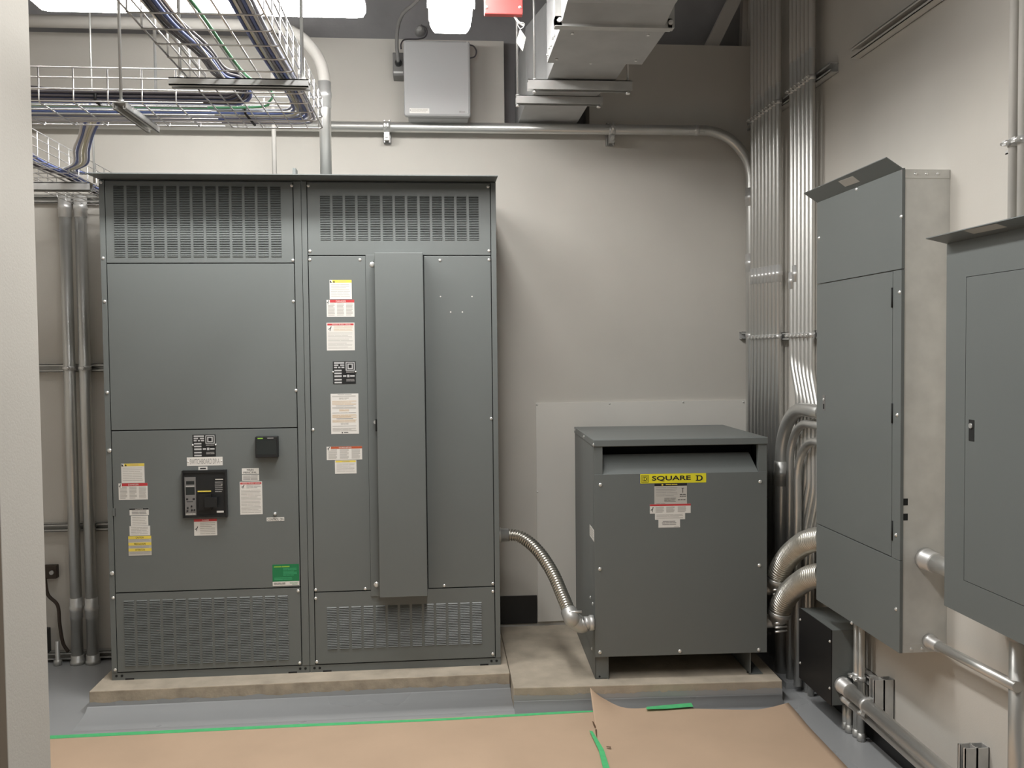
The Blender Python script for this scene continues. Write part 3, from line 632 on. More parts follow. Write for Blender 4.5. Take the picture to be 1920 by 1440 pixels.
def strut_thing(label, p0, p1, od, clamps=(), group='strut channels', mt='galvanized', w=.041, h=.041):
    p0, p1 = V(p0), V(p1)
    t = thing('strut_channel', (p0 + p1) / 2, label, 'strut channel', group)
    mb = MB(); strut(mb, p0, p1, od, mt, w, h); mb.build('channel', t)
    for c, ax, r, out in clamps:
        mb = MB(); clamp(mb, c, ax, r, out); mb.build('pipe_clamp', t)
    return t
Zv = (0, 0, 1); OUT = (-1, 0, 0)
for nm, z, yend in (('upper strut channel on the right wall holding both conduit bundles', 2.862, 3.77), ('middle strut channel on the right wall at panelboard height behind the conduits', 1.688, 3.62)):
    strut_thing(nm, (XW, 4.80, z), (XW, yend, z), OUT, [((XC, y, z), Zv, .0148, OUT) for y in Ys1 + Ys2])
strut_thing('floor level strut channel on the right wall behind the transformer', (XW, 4.78, .135), (XW, 3.90, .135), OUT, [((XC, y, .135), Zv, .0148, OUT) for y in Ys2[:5] + Ys1[:6]])
q0, q1 = at(1605, 88, X=XW - .02), at(1770, -12, X=XW - .02)
strut_thing('painted empty strut channel high on the right wall', (XW, q0.y, 2.855), (XW, 2.35, 2.855), OUT, mt='conduit_paint')

# big conduit along the back wall, bending down in the corner
R2 = .0278; YB = YW - .041 - R2 - .002
zc = at(900, 240, Y=YB).z; xv = at(1408, 500, Y=YB).x
P = fillet([(at(178, 240, Y=YB).x - .8, YB, zc), (xv, YB, zc), (xv, YB, P2)], .27, 14)
t = thing('conduit', (xv, YB, P2), 'thick conduit running along the back wall and bending down in the right corner', 'conduit')
mb = MB(); mb.tube(P, R2, 'galvanized_pipe', 20); mb.build('pipe', t)
for z in (at(1408, 370, Y=YB).z, at(1406, 493, Y=YB).z): mb = MB(); coupling(mb, (xv, YB, z), Zv, R2, .10); mb.build('coupling', t)
mb = MB(); coupling(mb, (at(1306, 243, Y=YB).x, YB, zc), (1, 0, 0), R2 - .003, .10); mb.build('coupling', t)
for px in (725, 1147):
    x = at(px, 245, Y=YB).x
    tag_ = 'small strut bracket clamping the long back wall conduit ' + ('left' if px < 900 else 'right') + ' of the duct'
    tb_ = thing('strut_bracket', (x, YW, zc - .10), tag_, 'bracket', 'brackets of the long back wall conduit')
    mb = MB(); strut(mb, (x, YW, zc - .075), (x, YW, zc + .045), (0, -1, 0)); mb.build('channel', tb_)
    mb = MB(); clamp(mb, (x, YB, zc), (1, 0, 0), R2, (0, -1, 0), w=.034); mb.obox((x - .014, YB - .012, zc - R2 - .042), (.028, 0, 0), (0, .03, 0), (0, 0, .04), 'galvanized'); mb.cyl((x, YB - .012, zc - R2 - .022), (x, YB - .024, zc - R2 - .022), .010, 'zinc_screw', 8); mb.build('pipe_clamp', tb_)
zb_ = at(1402, 629, Y=YW - .02).z
strut_thing('short strut channel on the back wall beside the corner', (at(1386, 629, Y=YW).x, YW, zb_), (XW - .045, YW, zb_), (0, -1, 0), [((xv, YB, zb_), Zv, R2, (0, -1, 0))])

# conduit rising from the switchboard top and turning left under the ceiling
YT = 4.44; xt = at(610, 250, Y=YT).x; zt_ = at(430, 47, Y=YT).z
t = thing('conduit', (xt, YT, TOPZ + .006), 'thick conduit rising from the switchboard roof and curving left overhead', 'conduit')
mb = MB(); mb.tube(fillet([(xt, YT, TOPZ + .006), (xt, YT, at(606, 160, Y=YT).z), (xt, YT, zt_), (-2.4, YT, zt_)], [.01, .27], 14), .029, 'galvanized_pipe', 20, mfn=lambda a, b: 'conduit_paint' if (a.z + b.z) / 2 > at(606, 160, Y=YT).z else 'galvanized_pipe'); mb.build('pipe', t)
mb = MB(); coupling(mb, (xt, YT, at(606, 178, Y=YT).z), Zv, .029, .13); mb.build('coupling', t)
mb = MB(); mb.tube([(xt, YT, TOPZ + .005), (xt, YT, TOPZ + .03), (xt, YT, TOPZ + .031), (xt, YT, TOPZ + .06)], [.037, .037, .033, .033], 'galvanized', 16); mb.build('connector', t)
xs = at(514, 280, Y=4.55).x
mb = MB(); mb.cyl((xs, 4.55, TOPZ + .006), (xs, 4.55, 3.9), .0117, 'conduit_paint', 12); tag(mb.build('conduit'), 'slim pale conduit rising straight from the switchboard roof behind the tray', 'conduit')

# two conduits left of the switchboard and their struts
YL_ = YW - .041 - .030
for px, lab in ((131, 'left one'), (160, 'right one')):
    x = at(px, 720, Y=YL_).x
    t = thing('conduit', (x, YL_, 0), lab + ' of two thick vertical conduits in the gap left of the switchboard', 'conduit', 'conduits left of the switchboard')
    mb = MB(); mb.cyl((x, YL_, 0), (x, YL_, 2.402), .029, 'galvanized_pipe', 18); mb.build('pipe', t)
    for yy in (1140, 388): mb = MB(); coupling(mb, (x, YL_, at(px, yy, Y=YL_).z), Zv, .029, .11); mb.build('coupling', t)
    mb = MB(); mb.tube([(x, YL_, .0), (x, YL_, .02), (x, YL_, .021), (x, YL_, .05)], [.037, .037, .033, .033], 'galvanized_dull', 14); mb.build('collar', t)
xs_ = [at(p_, 720, Y=YL_).x for p_ in (131, 160)]
for yy, lab in ((374, 'top'), (690, 'second'), (988, 'third'), (1228, 'lowest')):
    z = max(at(120, yy, Y=YW - .02).z, .03)
    strut_thing(lab + ' of four strut channels on the back wall left of the switchboard', (-2.5, YW, z), (-1.35 if yy != 1228 else -1.61, YW, z), (0, -1, 0), [((x, YL_, z), Zv, .029, (0, -1, 0)) for x in xs_] if yy in (690,) else [], mt='galvanized_dull')
q = at(108, 1225, Y=YW - .08); mb = MB(); mb.tube([(q.x, YW - .08, 0), (q.x, YW - .08, .03), (q.x, YW - .08, .031), (q.x, YW - .08, .13)], [.02, .02, .012, .012], 'galvanized_dull', 12); tag(mb.build('conduit_stub'), 'short conduit stub rising from the floor left of the thick conduits', 'conduit')
q = at(88, 1202, Y=YW - .05); mb = MB(); mb.box(q.x - .06, q.x, YW - .06, YW, q.z - .07, q.z + .06, 'black_panel'); tag(mb.build('outlet_box', bevel=.003), 'small dark box low on the back wall behind the wall stub', 'outlet box')
P = spline([at(x, y, Y=YW - .04) for x, y in ((84, 1085), (90, 1115), (108, 1135), (112, 1170), (118, 1205), (128, 1222))], 8)
mb = MB(); mb.tube(P, .009, 'cable_brown', 10); tag(mb.build('cable'), 'dark cable hanging down the back wall left of the thick conduits', 'cable')
q = at(93, 1072, Y=YW - .02); mb = MB(); mb.box(q.x - .05, q.x + .04, YW - .035, YW, q.z - .035, q.z + .035, 'cable_brown'); mb.cyl(q + V((.02, -.015, .0)), q + V((.02, -.03, 0)), .012, 'galvanized_dull', 10); tag(mb.build('cable_bracket', bevel=.003), 'dark cable bracket on the back wall above the hanging cable', 'bracket')

# elbows entering the tall panelboard from behind
PY = 3.5924
for i, (X_, y_, z_, r, lab) in enumerate(((1.674, 4.147, 1.345, .031, 'thickest and uppermost'), (1.680, 4.056, 1.282, .0185, 'middle'), (1.680, 3.966, 1.208, .0185, 'lowest'))):
    t = thing('conduit_elbow', (X_, y_, 0.03), lab + ' of three conduit elbows curving into the far side of the tall panelboard', 'conduit', 'elbows into the tall panelboard')
    P = fillet([(X_, y_, .03), (X_, y_, z_), (X_, PY, z_)], .26 if i == 0 else .2, 12)
    mb = MB(); mb.tube(P, r, 'galvanized_pipe', 18); mb.build('pipe', t)
    if i == 0:
        mb = MB(); coupling(mb, (X_, y_, z_ - .33), Zv, r, .12, 'galvanized_dull'); mb.build('coupling', t)
    mb = MB(); mb.tube([(X_, PY + .001, z_), (X_, PY + .05, z_), (X_, PY + .051, z_), (X_, PY + .10, z_)], [r + .006, r + .006, r + .003, r + .003], 'galvanized_dull', 16); mb.build('connector', t)

# flexible metal conduits
def corrugated(mb, path, r, pitch, mt, amp=.09, seg=16):
    path = resample(path, pitch / 4); mb.tube(path, [r * (1 - amp * (.5 + .5 * math.cos(2 * math.pi * k / 4))) for k in range(len(path))], mt, seg)
fx0 = XL + 2 * SW
P = spline([V((fx0 + .025, 4.36, at(947, 1003, Y=4.36).z))] + [at(x, y, Y=Y_) for x, y, Y_ in ((975, 1006, 4.35), (1007, 1031, 4.28), (1035, 1072, 4.18), (1054, 1115, 4.08), (1069, 1152, 3.99))], 12)
t = thing('flexible_conduit', P[0], 'dark ribbed flexible conduit from the switchboard side to the transformer', 'flexible conduit')
mb = MB(); corrugated(mb, P, .032, .0140, 'flex_metal', .24); mb.build('ribbed_tube', t)
mb = MB(); q = P[0]; mb.tube([q + V((-.022, 0, 0)), q + V((-.008, 0, 0)), q + V((-.007, 0, 0)), q + V((.03, 0, 0))], [.040, .040, .034, .034], 'galvanized_dull', 14); mb.build('connector', t)
e = P[-1]; wl = T0 + Uv * 0 + Vv * ((3.985 - TY)); wz = at(1100, 1168, Y=3.985).z; w0 = V((wl.x, wl.y, wz))
mb = MB(); d_ = (P[-1] - P[-4]).normalized(); c1 = w0 + V((-.085, 0, -.004))
mb.tube(spline([e - d_ * .02, e + d_ * .02, c1 + V((-.012, 0, .02)), c1 + V((.02, 0, -.002)), w0 + V((-.045, 0, 0))], 6), .0385, 'galvanized_dull', 16)
mb.cyl(w0 + V((-.05, 0, 0)), w0 + V((-.022, 0, 0)), .030, 'galvanized', 14); mb.cyl(w0 + V((-.024, 0, 0)), w0 + V((-.004, 0, 0)), .037, 'galvanized', 8); mb.cyl(e + V((-.01, -.03, .02)), e + V((.05, -.03, .02)), .006, 'zinc_screw', 8)
mb.build('elbow_connector', t)
TRx = (T0 + Uv * TW).x
for lab, F in (('upper', ((1457, 1088, 4.0), (1462, 1070, 3.985), (1479, 1043, 3.92), (1503, 1022, 3.80), (1523, 1013, 3.69), (1548, 1009, 3.598))), ('lower', ((1461, 1150, 3.98), (1466, 1132, 3.965), (1483, 1108, 3.90), (1505, 1090, 3.79), (1523, 1081, 3.69), (1548, 1077, 3.598)))):
    P = spline([at(x, y, Y=Y_) for x, y, Y_ in F], 12)
    t = thing('flexible_conduit', P[0], lab + ' pale ribbed flexible conduit from the transformer to the tall panelboard', 'flexible conduit', 'pale flexible conduits by the transformer')
    mb = MB(); corrugated(mb, P, .0525, .0140, 'flex_metal_light', .27, 24); mb.build('ribbed_tube', t)
    mb = MB(); q = P[0]; d_ = (P[0] - P[3]).normalized(); mb.tube([q - d_ * .012, q + d_ * .012, q + d_ * .013, q + d_ * .035], [.052, .052, .044, .044], 'galvanized_dull', 16)
    e = q + d_ * .025; mb.tube(spline([e, e + d_ * .012, V((e.x - .016, e.y + .022, e.z - .018)), V((TRx + .028, e.y + .03, e.z - .022)), V((TRx + .006, e.y + .03, e.z - .022))], 6), .033, 'galvanized_dull', 16)
    for k in range(3): mb.cyl(e + V((-.03, -.04, -.012 - .02 * k)), e + V((.03, -.03, -.012 - .02 * k)), .005, 'zinc_screw', 8)
    mb.build('elbow_connector', t)

# conduits below the tall panelboard
LX = 1.727
for y, x, top, lab in ((3.548, 1.717, bz0, 'farther short conduit rising from the floor into the black faced box'), (3.516, 1.717, bz0, 'nearer short conduit rising from the floor into the black faced box'), (3.472, LX, .551, 'farther of two slim conduits dropping from the tall panelboard to the floor'), (3.434, LX, .551, 'nearer of two slim conduits dropping from the tall panelboard to the floor')):
    t = thing('conduit', (x, y, 0), lab, 'conduit', 'conduits beneath the tall panelboard')
    mb = MB(); mb.cyl((x, y, 0), (x, y, top), .0150, 'galvanized_pipe', 14); mb.build('pipe', t)
    mb = MB(); mb.tube([(x, y, .0), (x, y, .02), (x, y, .021), (x, y, .035)], [.0175, .0175, .0165, .0165], 'galvanized_dull', 12); mb.build('collar', t)
strut_thing('short strut channel near the floor behind the two slim conduits under the tall panelboard', (XW, 3.495, .26), (XW, 3.405, .26), OUT, [((LX, y, .26), Zv, .0150, OUT) for y in (3.472, 3.434)], h=.036)
def hconduit(label, p0, p1, r):
    t = thing('conduit', p0, label, 'conduit', 'low conduits along the right wall')
    d = (p1 - p0); mb = MB(); mb.cyl(p0, p0 + d * 2.6, r, 'galvanized_pipe', 16); mb.build('pipe', t)
    d = d.normalized(); mb = MB(); mb.tube([p0 + d * .001, p0 + d * .02, p0 + d * .021, p0 + d * .075], [r * 1.3, r * 1.3, r * 1.16, r * 1.16], 'galvanized', 14); mb.build('connector', t); return t
HXA = 1.676
ha, hb = V((HXA, bya - .001, at(1581, 1283, Y=bya).z)), at(1748, 1428, X=HXA)
hconduit('thicker of two low conduits running along the right wall from the black faced box', ha, hb, .0275)
hc_, hd_ = V((HXA + .006, bya - .001, at(1592, 1306, Y=bya).z - .004)), at(1733, 1444, X=HXA + .006)
hconduit('thinner low conduit beneath the thick one along the right wall', hc_, hd_, .0135)
for px, py0, py1, lab in ((1652, 1272, 1362, 'standing strut post on the right wall beneath the tall panelboard'), (1824, 1398, 1500, 'standing strut post on the right wall at the bottom of the photo')):
    q = at(px, py0, X=XW - .045); y = q.y; zz0, zz1 = max(at(px, py1, X=XW - .045).z, .0), q.z
    t = thing('strut_channel', (XW, y, zz0), lab, 'strut channel', 'standing strut posts')
    mb = MB(); strut(mb, (XW - .001, y, zz0), (XW - .001, y, zz1), OUT, 'galvanized', .041, .041); mb.build('channel', t)
    mb = MB(); strut(mb, (XW - .043, y, zz0), (XW - .043, y, zz1), OUT, 'galvanized', .041, .041); mb.build('channel', t)
    k = (ha.y - y) / (ha.y - hb.y); p = ha + (hb - ha) * k
    mb = MB(); clamp(mb, p, (0, 1, 0), .0275, (-.5, 0, -.8)); mb.obox(p + V((0, -.012, .026)), (XW - .08 - p.x, 0, .0), (0, .024, 0), (0, 0, .003), 'galvanized'); mb.build('pipe_clamp', t)

# conduits between and below the panelboards
q = at(1745, 1052, X=1.70); t = thing('conduit', (1.70, 2.78, q.z), 'thick short conduit linking the two panelboards', 'conduit')
mb = MB(); mb.cyl((1.70, 2.916, q.z), (1.70, y1b - .005, q.z), .03, 'galvanized_pipe', 18); mb.build('pipe', t)
mb = MB(); mb.tube([(1.70, 2.917, q.z), (1.70, 2.90, q.z), (1.70, 2.899, q.z), (1.70, 2.85, q.z)], [.040, .040, .0355, .0355], 'galvanized', 16); mb.build('connector', t)
q = at(1745, 1203, X=1.715); t = thing('conduit', (1.715, 2.9, q.z), 'slim conduit sloping from the tall panelboard low side towards the right photo edge', 'conduit')
q2 = at(1900, 1284, X=1.715)
mb = MB(); mb.cyl((1.715, 2.917, q.z), (1.715, q2.y - .02, q2.z), .0165, 'galvanized_pipe', 16); mb.build('pipe', t)
mb = MB(); mb.tube([(1.715, 2.917, q.z), (1.715, 2.90, q.z), (1.715, 2.899, q.z), (1.715, 2.855, q.z)], [.026, .026, .021, .021], 'galvanized', 14); mb.build('connector', t)
q = at(1909, 1330, X=1.735); t = thing('conduit', (1.735, q.y, 0), 'thick vertical conduit under the panelboard at the right photo edge', 'conduit')
mb = MB(); mb.cyl((1.735, q.y, 0), (1.735, q.y, zb2b), .027, 'galvanized_pipe', 16); mb.build('pipe', t)
mb = MB(); mb.tube([(1.735, q.y, zb2b), (1.735, q.y, zb2b - .02), (1.735, q.y, zb2b - .021), (1.735, q.y, zb2b - .06)], [.036, .036, .031, .031], 'galvanized_dull', 14); mb.build('connector', t)
for px, lab in ((1900.5, 'left one'), (1918, 'right one')):
    q = at(px, 200, X=1.735)
    t = thing('conduit', (1.735, q.y, zt2), lab + ' of two cream painted conduits above the panelboard at the right photo edge', 'conduit', 'cream painted conduits')
    mb = MB(); mb.cyl((1.735, q.y, zt2 + .004), (1.735, q.y, 3.9), .0135, 'conduit_paint', 14); mb.build('pipe', t)
qa, qb = at(1896, 270, X=1.735), at(1918, 262, X=1.735)
strut_thing('short strut channel behind the cream painted conduits at the right photo edge', (XW, qa.y + .05, qa.z), (XW, qa.y - .40, qa.z), OUT, [((1.735, at(p_, 200, X=1.735).y, qa.z), Zv, .0135, OUT) for p_ in (1900.5, 1918)], h=.030)

# white board behind the transformer
bx1 = at(1397, 760, Y=YW - .012).x
t = thing('wall_board', (1.1, YW - .006, .097), 'plain pale board screwed to the back wall behind the transformer', 'board')
mb = MB(); mb.box(.540, bx1 + .06, YW - .012, YW, .117, 1.3397, 'white_board'); mb.build('sheet', t)
screws(t, [at(x, y, Y=YW - .012) for x, y in ((1007, 759), (1143, 757), (1281, 754), (1008, 922), (1394, 754))], (0, -1, 0), .004)
# ================================================================== CABLE TRAYS
ZT, TH = 2.39, .10
def basket(axis, a0, a1, b0, b1, z, steps, name='cable_tray', label='', h=TH, group='wire basket trays', sides=(0, 1)):
    """axis 'x' or 'y' = running direction; a = along it, b = across"""
    mb = MB(); r = .0024
    P = (lambda a, b, z: V((a, b, z))) if axis == 'x' else (lambda a, b, z: V((b, a, z)))
    nb = round(abs(b1 - b0) / .05)
    for k in range(nb + 1):
        b = b0 + (b1 - b0) * k / nb; mb.cyl(P(a0, b, z), P(a1, b, z), r, 'zinc_wire', 6)
    for si, b in enumerate((b0, b1)):
        if si not in sides: continue
        for q in (.36, .70, 1.): mb.cyl(P(a0, b, z + h * q), P(a1, b, z + h * q), r, 'zinc_wire', 6)
    n = int(abs(a1 - a0) / .1); sg = 1 if a1 > a0 else -1
    for k in range(n + 1):
        a = a0 + sg * (k * .1 + .02)
        if (a1 - a) * sg < 0: break
        pts = ([P(a, b0, z + h)] if 0 in sides else []) + [P(a, b0, z - .004), P(a, b1, z - .004)] + ([P(a, b1, z + h)] if 1 in sides else [])
        mb.tube(fillet(pts, .008, 3) if len(pts) > 2 else pts, r, 'zinc_wire', 6)
    return tag(mb.build(name), label, 'cable tray', group)
T2n, T2f = 2.764, 3.042; TXR = -.392
T1l, T1r = -.678, -.378
basket('x', -2.2, -.70, T2n, T2f, ZT, 0, label='wire basket tray running left along the room, crossing in front of the switchboard top', sides=(0, 1))
basket('y', 1.72, T2f, T1l, T1r, ZT, 0, label='wire basket tray running overhead towards the camera beneath the long lamp', sides=(1,))
mb = MB()
for q in (.0, .36, .70, 1.): mb.cyl((T1l, 1.72, ZT + TH * q), (T1l, 2.72, ZT + TH * q), .0024, 'zinc_wire', 6)
for k in range(10): mb.cyl((T1l, 1.74 + .1 * k, ZT - .004), (T1l, 1.74 + .1 * k, ZT + TH), .0024, 'zinc_wire', 6)
side = mb.build('tray_side', bpy.data.objects['cable_tray.001'])
mb = MB()
for q in (.36, .70, 1.): mb.cyl((-.70, T2f, ZT + TH * q), (T1r, T2f, ZT + TH * q), .0024, 'zinc_wire', 6)
for k in range(4): mb.cyl((-.66 + .09 * k, T2f, ZT - .004), (-.66 + .09 * k, T2f, ZT + TH), .0024, 'zinc_wire', 6)
mb.build('tray_end', bpy.data.objects['cable_tray.001'])
XT3, ZT3 = -1.565, 2.414
basket('y', 3.12, 4.80, XT3 - .30, XT3, ZT3, 0, label='wire basket tray running to the back wall left of the switchboard')
# supports: shallow strut trapezes on threaded rods
def rod(mb, p0, p1, r=.0048): mb.cyl(p0, p1, r, 'galvanized_dull', 8)
def trapeze(label, p0, p1, od, rods, zn):
    t = thing('tray_support', (V(p0) + V(p1)) / 2, label, 'tray support', 'trapeze supports of the cable trays')
    mb = MB(); strut(mb, p0, p1, od, 'galvanized', .041, .021); mb.build('channel', t)
    for q in rods:
        mb = MB(); q = V(q); rod(mb, q, V((q.x, q.y, 3.9))); mb.cyl(q + V((0, 0, .0)), q + V((0, 0, .009)), .009, 'zinc_screw', 6); mb.build('threaded_rod', t)
    return t
ys_ = at(450, 150, Z=ZT - .006).y
trapeze('shallow strut trapeze under the tray that runs towards the camera', (at(320, 157, Y=ys_).x, ys_, ZT - .007), (at(580, 157, Y=ys_).x, ys_, ZT - .007), (0, 0, -1), [(at(338, 150, Y=ys_).x, ys_, ZT - .006), (at(567, 150, Y=ys_).x, ys_, ZT - .006)], 0)
x2 = at(228, 195, Z=ZT - .01).x
trapeze('shallow strut trapeze under the tray that crosses the switchboard top', (x2, T2n - .03, ZT - .008), (x2 + .008, at(318, 250, Z=ZT - .03).y, ZT - .008), (0, 0, -1), [(x2, T2n - .015, ZT - .007), (x2 + .004, T2f + .03, ZT - .007)], 0)
t = thing('tray_support', (-1.8, 4.15, ZT3 - .03), 'strut cross bar carrying the tray left of the switchboard', 'tray support', 'trapeze supports of the cable trays')
mb = MB(); strut(mb, (-2.1, 4.15, ZT3 - .0075), (XT3 + .012, 4.15, ZT3 - .0075), (0, 0, -1), 'galvanized', .041, .035); mb.build('channel', t)
xr_ = at(174, 240, Y=4.15).x; mb = MB(); rod(mb, (xr_, 4.15, ZT3 - .004), (xr_, 4.15, 3.9)); mb.build('threaded_rod', t)

# cables
def cable(P, r, mt, label, group, rad=.07):
    mb = MB(); mb.tube(P, r, mt, 8); tag(mb.build('data_cable'), label, 'cable', group)
random.seed(11)
cols = ['cable_grey_blue', 'cable_white', 'cable_blue', 'cable_grey_blue', 'cable_cream', 'cable_blue', 'cable_grey_blue', 'cable_white', 'cable_grey_blue', 'cable_blue', 'cable_cream', 'cable_grey_blue', 'cable_blue', 'cable_white', 'cable_grey_blue', 'cable_cream']
CN = {'cable_grey_blue': 'grey-blue', 'cable_white': 'white', 'cable_blue': 'dark blue', 'cable_cream': 'cream', 'cable_black': 'dark', 'cable_green': 'green'}
RC = .0042
for i, c in enumerate(cols):
    j, lv = i % 6, i // 6
    x = T1r - .014 - j * .0094 - lv * .004; z = ZT + .009 + lv * .0092
    yt = T2f - .016 - j * .023 - lv * .007; z2 = ZT + .009 + lv * .0092
    pts = [V((x, 1.69 + lv * .0105, 3.9)), V((x, 1.69 + lv * .0105, 2.75)), V((x, 1.70 + lv * .0105, 2.52)), V((x, 1.78 + lv * .0105, z + .01))] + [V((x + .006 * math.sin(yy * 5), yy, z)) for yy in (2.0, 2.25, 2.45, 2.65)] + [V((x + .002, yt - .13, z2)), V((x - .012, yt - .035, z2)), V((x - .07, yt, z2))] + [V((xx, yt + .004 * math.sin(xx * 9 + i), z2)) for xx in (-.75, -1.0, -1.25, -1.5, -1.75)] + [V((-2.15, yt, z2))]
    cable(spline(pts, 8), RC, c, CN[c] + ' data cable of the bundle along the right side of the overhead tray', 'cables in the right hand tray bundle')
for i, c in enumerate(['cable_black', 'cable_black', 'cable_blue', 'cable_black', 'cable_blue', 'cable_black', 'cable_black', 'cable_black', 'cable_black']):
    x = T1l + .048 + (i % 3) * .0125; z = ZT + .009 + (i // 3) * .0115; yt = T2n + .016 + (i % 3) * .0115; z2 = ZT + .009 + (i // 3) * .0115
    w = lambda: 0.
    pts = [V((x, 1.69 + (i // 3) * .0105, 3.9)), V((x, 1.69 + (i // 3) * .0105, 2.75)), V((x, 1.70 + (i // 3) * .0105, 2.52)), V((x, 1.78 + (i // 3) * .0105, z + .01))] + [V((x, yy, z)) for yy in (1.95, 2.15)] + [V((x + .012, 2.4, z + .016)), V((x + .016, 2.56, z + .012)), V((x + .036, yt - .13, z2 + .03)), V((x + .050, yt - .05, z2 + .015)), V((x + .015, yt - .008, z2)), V((x - .06, yt, z2))] + [V((xx, yt + w(), z2 + (.022 if i == 8 and xx in (-1.25, -1.5) else 0))) for xx in (-1.0, -1.25, -1.5, -1.75)] + [V((-2.15, yt, z2))]
    cable(spline(pts, 8), RC, c, CN[c] + ' data cable of the bundle along the left side of the overhead tray', 'cables in the left hand tray bundle')
x = -.525
cable(spline([V((x, 1.69, 3.9)), V((x, 1.69, 2.75)), V((x, 1.70, 2.52)), V((x, 1.78, ZT + .012)), V((x, 2.1, ZT + .0085)), V((x + .004, 2.5, ZT + .0085)), V((x + .02, 2.78, ZT + .05)), V((x + .01, 2.84, ZT + .03)), V((x - .08, 2.856, ZT + .012)), V((-1.2, 2.856, ZT + .012)), V((-2.15, 2.856, ZT + .012))], 8), .004, 'cable_green', 'single green cable lying in the middle of the overhead tray', None)
dc = ['cable_white', 'cable_blue', 'cable_white', 'cable_cream', 'cable_white', 'cable_blue']
for i, c in enumerate(dc):
    b_ = (0, 6, 11, 17, 22, 28)[i]; c_ = (0, 5, 10, 16, 21, 26)[i]; x0 = -1.172 + i * .0125
    P = [V((x0, 2.97, ZT + .046)), V((x0, 3.03, ZT + .050)), V((x0 - .004, 3.075, ZT + .038)), at(150 + b_ * .9, 250, Y=3.24), at(139 + b_, 280, Y=3.52), at(138 + c_, 306, Y=3.84), at(143 + c_, 324, Y=4.05), at(150 + c_, 326, Y=4.4)]
    for p in P[6:]: p.x = min(p.x, -1.578 - .0125 * (5 - i)); p.z = max(p.z, ZT3 + .03)
    P = spline(P, 8)
    cable(P, .0046, c, CN[c] + ' data cable dropping from the crossing tray to the tray left of the switchboard', 'dropping data cables')
for i, c in enumerate(['cable_blue', 'cable_white', 'cable_blue', 'cable_white', 'cable_black']):
    x = XT3 - .035 - i * .014; z = ZT3 + .012 + (i % 2) * .006
    P = spline([V((x - .02, 3.12, z + .03)), V((x + .004, 3.5, z + (.045 if i == 4 else .016))), V((x - .008, 3.8, z)), V((x, 4.1, z + .004)), V((x - .01, 4.4, z)), V((x - .01, 4.78, z))], 8)
    cable(P, .0055, c, CN[c] + ' data cable lying in the tray left of the switchboard', 'cables lying in the tray left of the switchboard')
for i, (x, lab) in enumerate(((-.60, 'black cable tie wrapped round the cables where the trays meet'), (-1.02, 'black cable tie wrapped round the cables of the crossing tray, beside the support'))):
    mb = MB(); ya, yb = (2.885, 3.034) if i == 0 else (2.772, 2.815)
    mb.tube(fillet([(x, ya, ZT + .002), (x, yb, ZT + .002), (x, yb, ZT + .026), (x, ya, ZT + .026), (x, ya, ZT + .003)], .006, 3), .004, 'ink_black', 6); tag(mb.build('cable_tie'), lab, 'cable tie')

# ================================================================== DUCT, LAMPS AND THE REST OVERHEAD
DZ = 2.86
t = thing('air_duct', (.69, 3.6, DZ), 'rectangular sheet metal air duct running overhead to the back wall', 'air duct')
mb = MB()
mb.box(.486, .900, 3.36, 3.775, DZ, 3.30, 'duct_metal'); 
mb.build('duct_section', t, .002)
mb = MB(); mb.prism([(.486, 3.36, DZ + .004), (.486, 3.20, DZ + .03), (.486, 2.40, DZ + .03), (.486, 2.40, 3.9), (.486, 2.80, 3.9), (.486, 2.80, 3.34), (.486, 3.36, 3.30)], (.40, 0, 0), 'duct_metal'); mb.build('duct_section', t, .002)
mb = MB(); mb.box(.520, .838, 3.775, 4.07, DZ + .012, 3.22, 'duct_metal'); mb.build('duct_section', t, .002)
mb = MB(); mb.prism([(.520, 4.07, DZ + .012), (.838, 4.07, DZ + .012), (.775, 4.36, DZ + .004), (.455, 4.36, DZ + .004)], (0, 0, .36), 'duct_metal'); mb.box(.455, .775, 4.36, 4.955, DZ + .004, 3.21, 'duct_metal'); mb.build('duct_section', t, .002)
mb = MB(); yq = 3.36
mb.box(.462, .915, yq - .02, yq + .018, DZ - .003, DZ + .034, 'galvanized_dull'); mb.box(.462, .488, yq - .02, yq + .018, DZ, 3.33, 'galvanized_dull'); mb.box(.898, .924, yq - .02, yq + .018, DZ, 3.33, 'galvanized_dull')
for x in (.478, .907): mb.cyl((x, yq - .02, DZ + .017), (x, yq - .032, DZ + .017), .009, 'zinc_screw', 8)
mb.build('flange', t)
mb = MB()
for k in range(7): mb.cyl((.486, 3.40 + k * .055, DZ + .02 + .01 * (k % 2)), (.478, 3.40 + k * .055, DZ + .02 + .01 * (k % 2)), .005, 'zinc_screw', 6)
for x, y in ((.54, 3.42), (.84, 3.42), (.52, 3.72), (.86, 3.72), (.68, 3.80)): mb.cyl((x, y, DZ + (.012 if y > 3.77 else 0)), (x, y, DZ - .004 + (.012 if y > 3.77 else 0)), .006, 'zinc_screw', 6)
mb.build('screw', t)
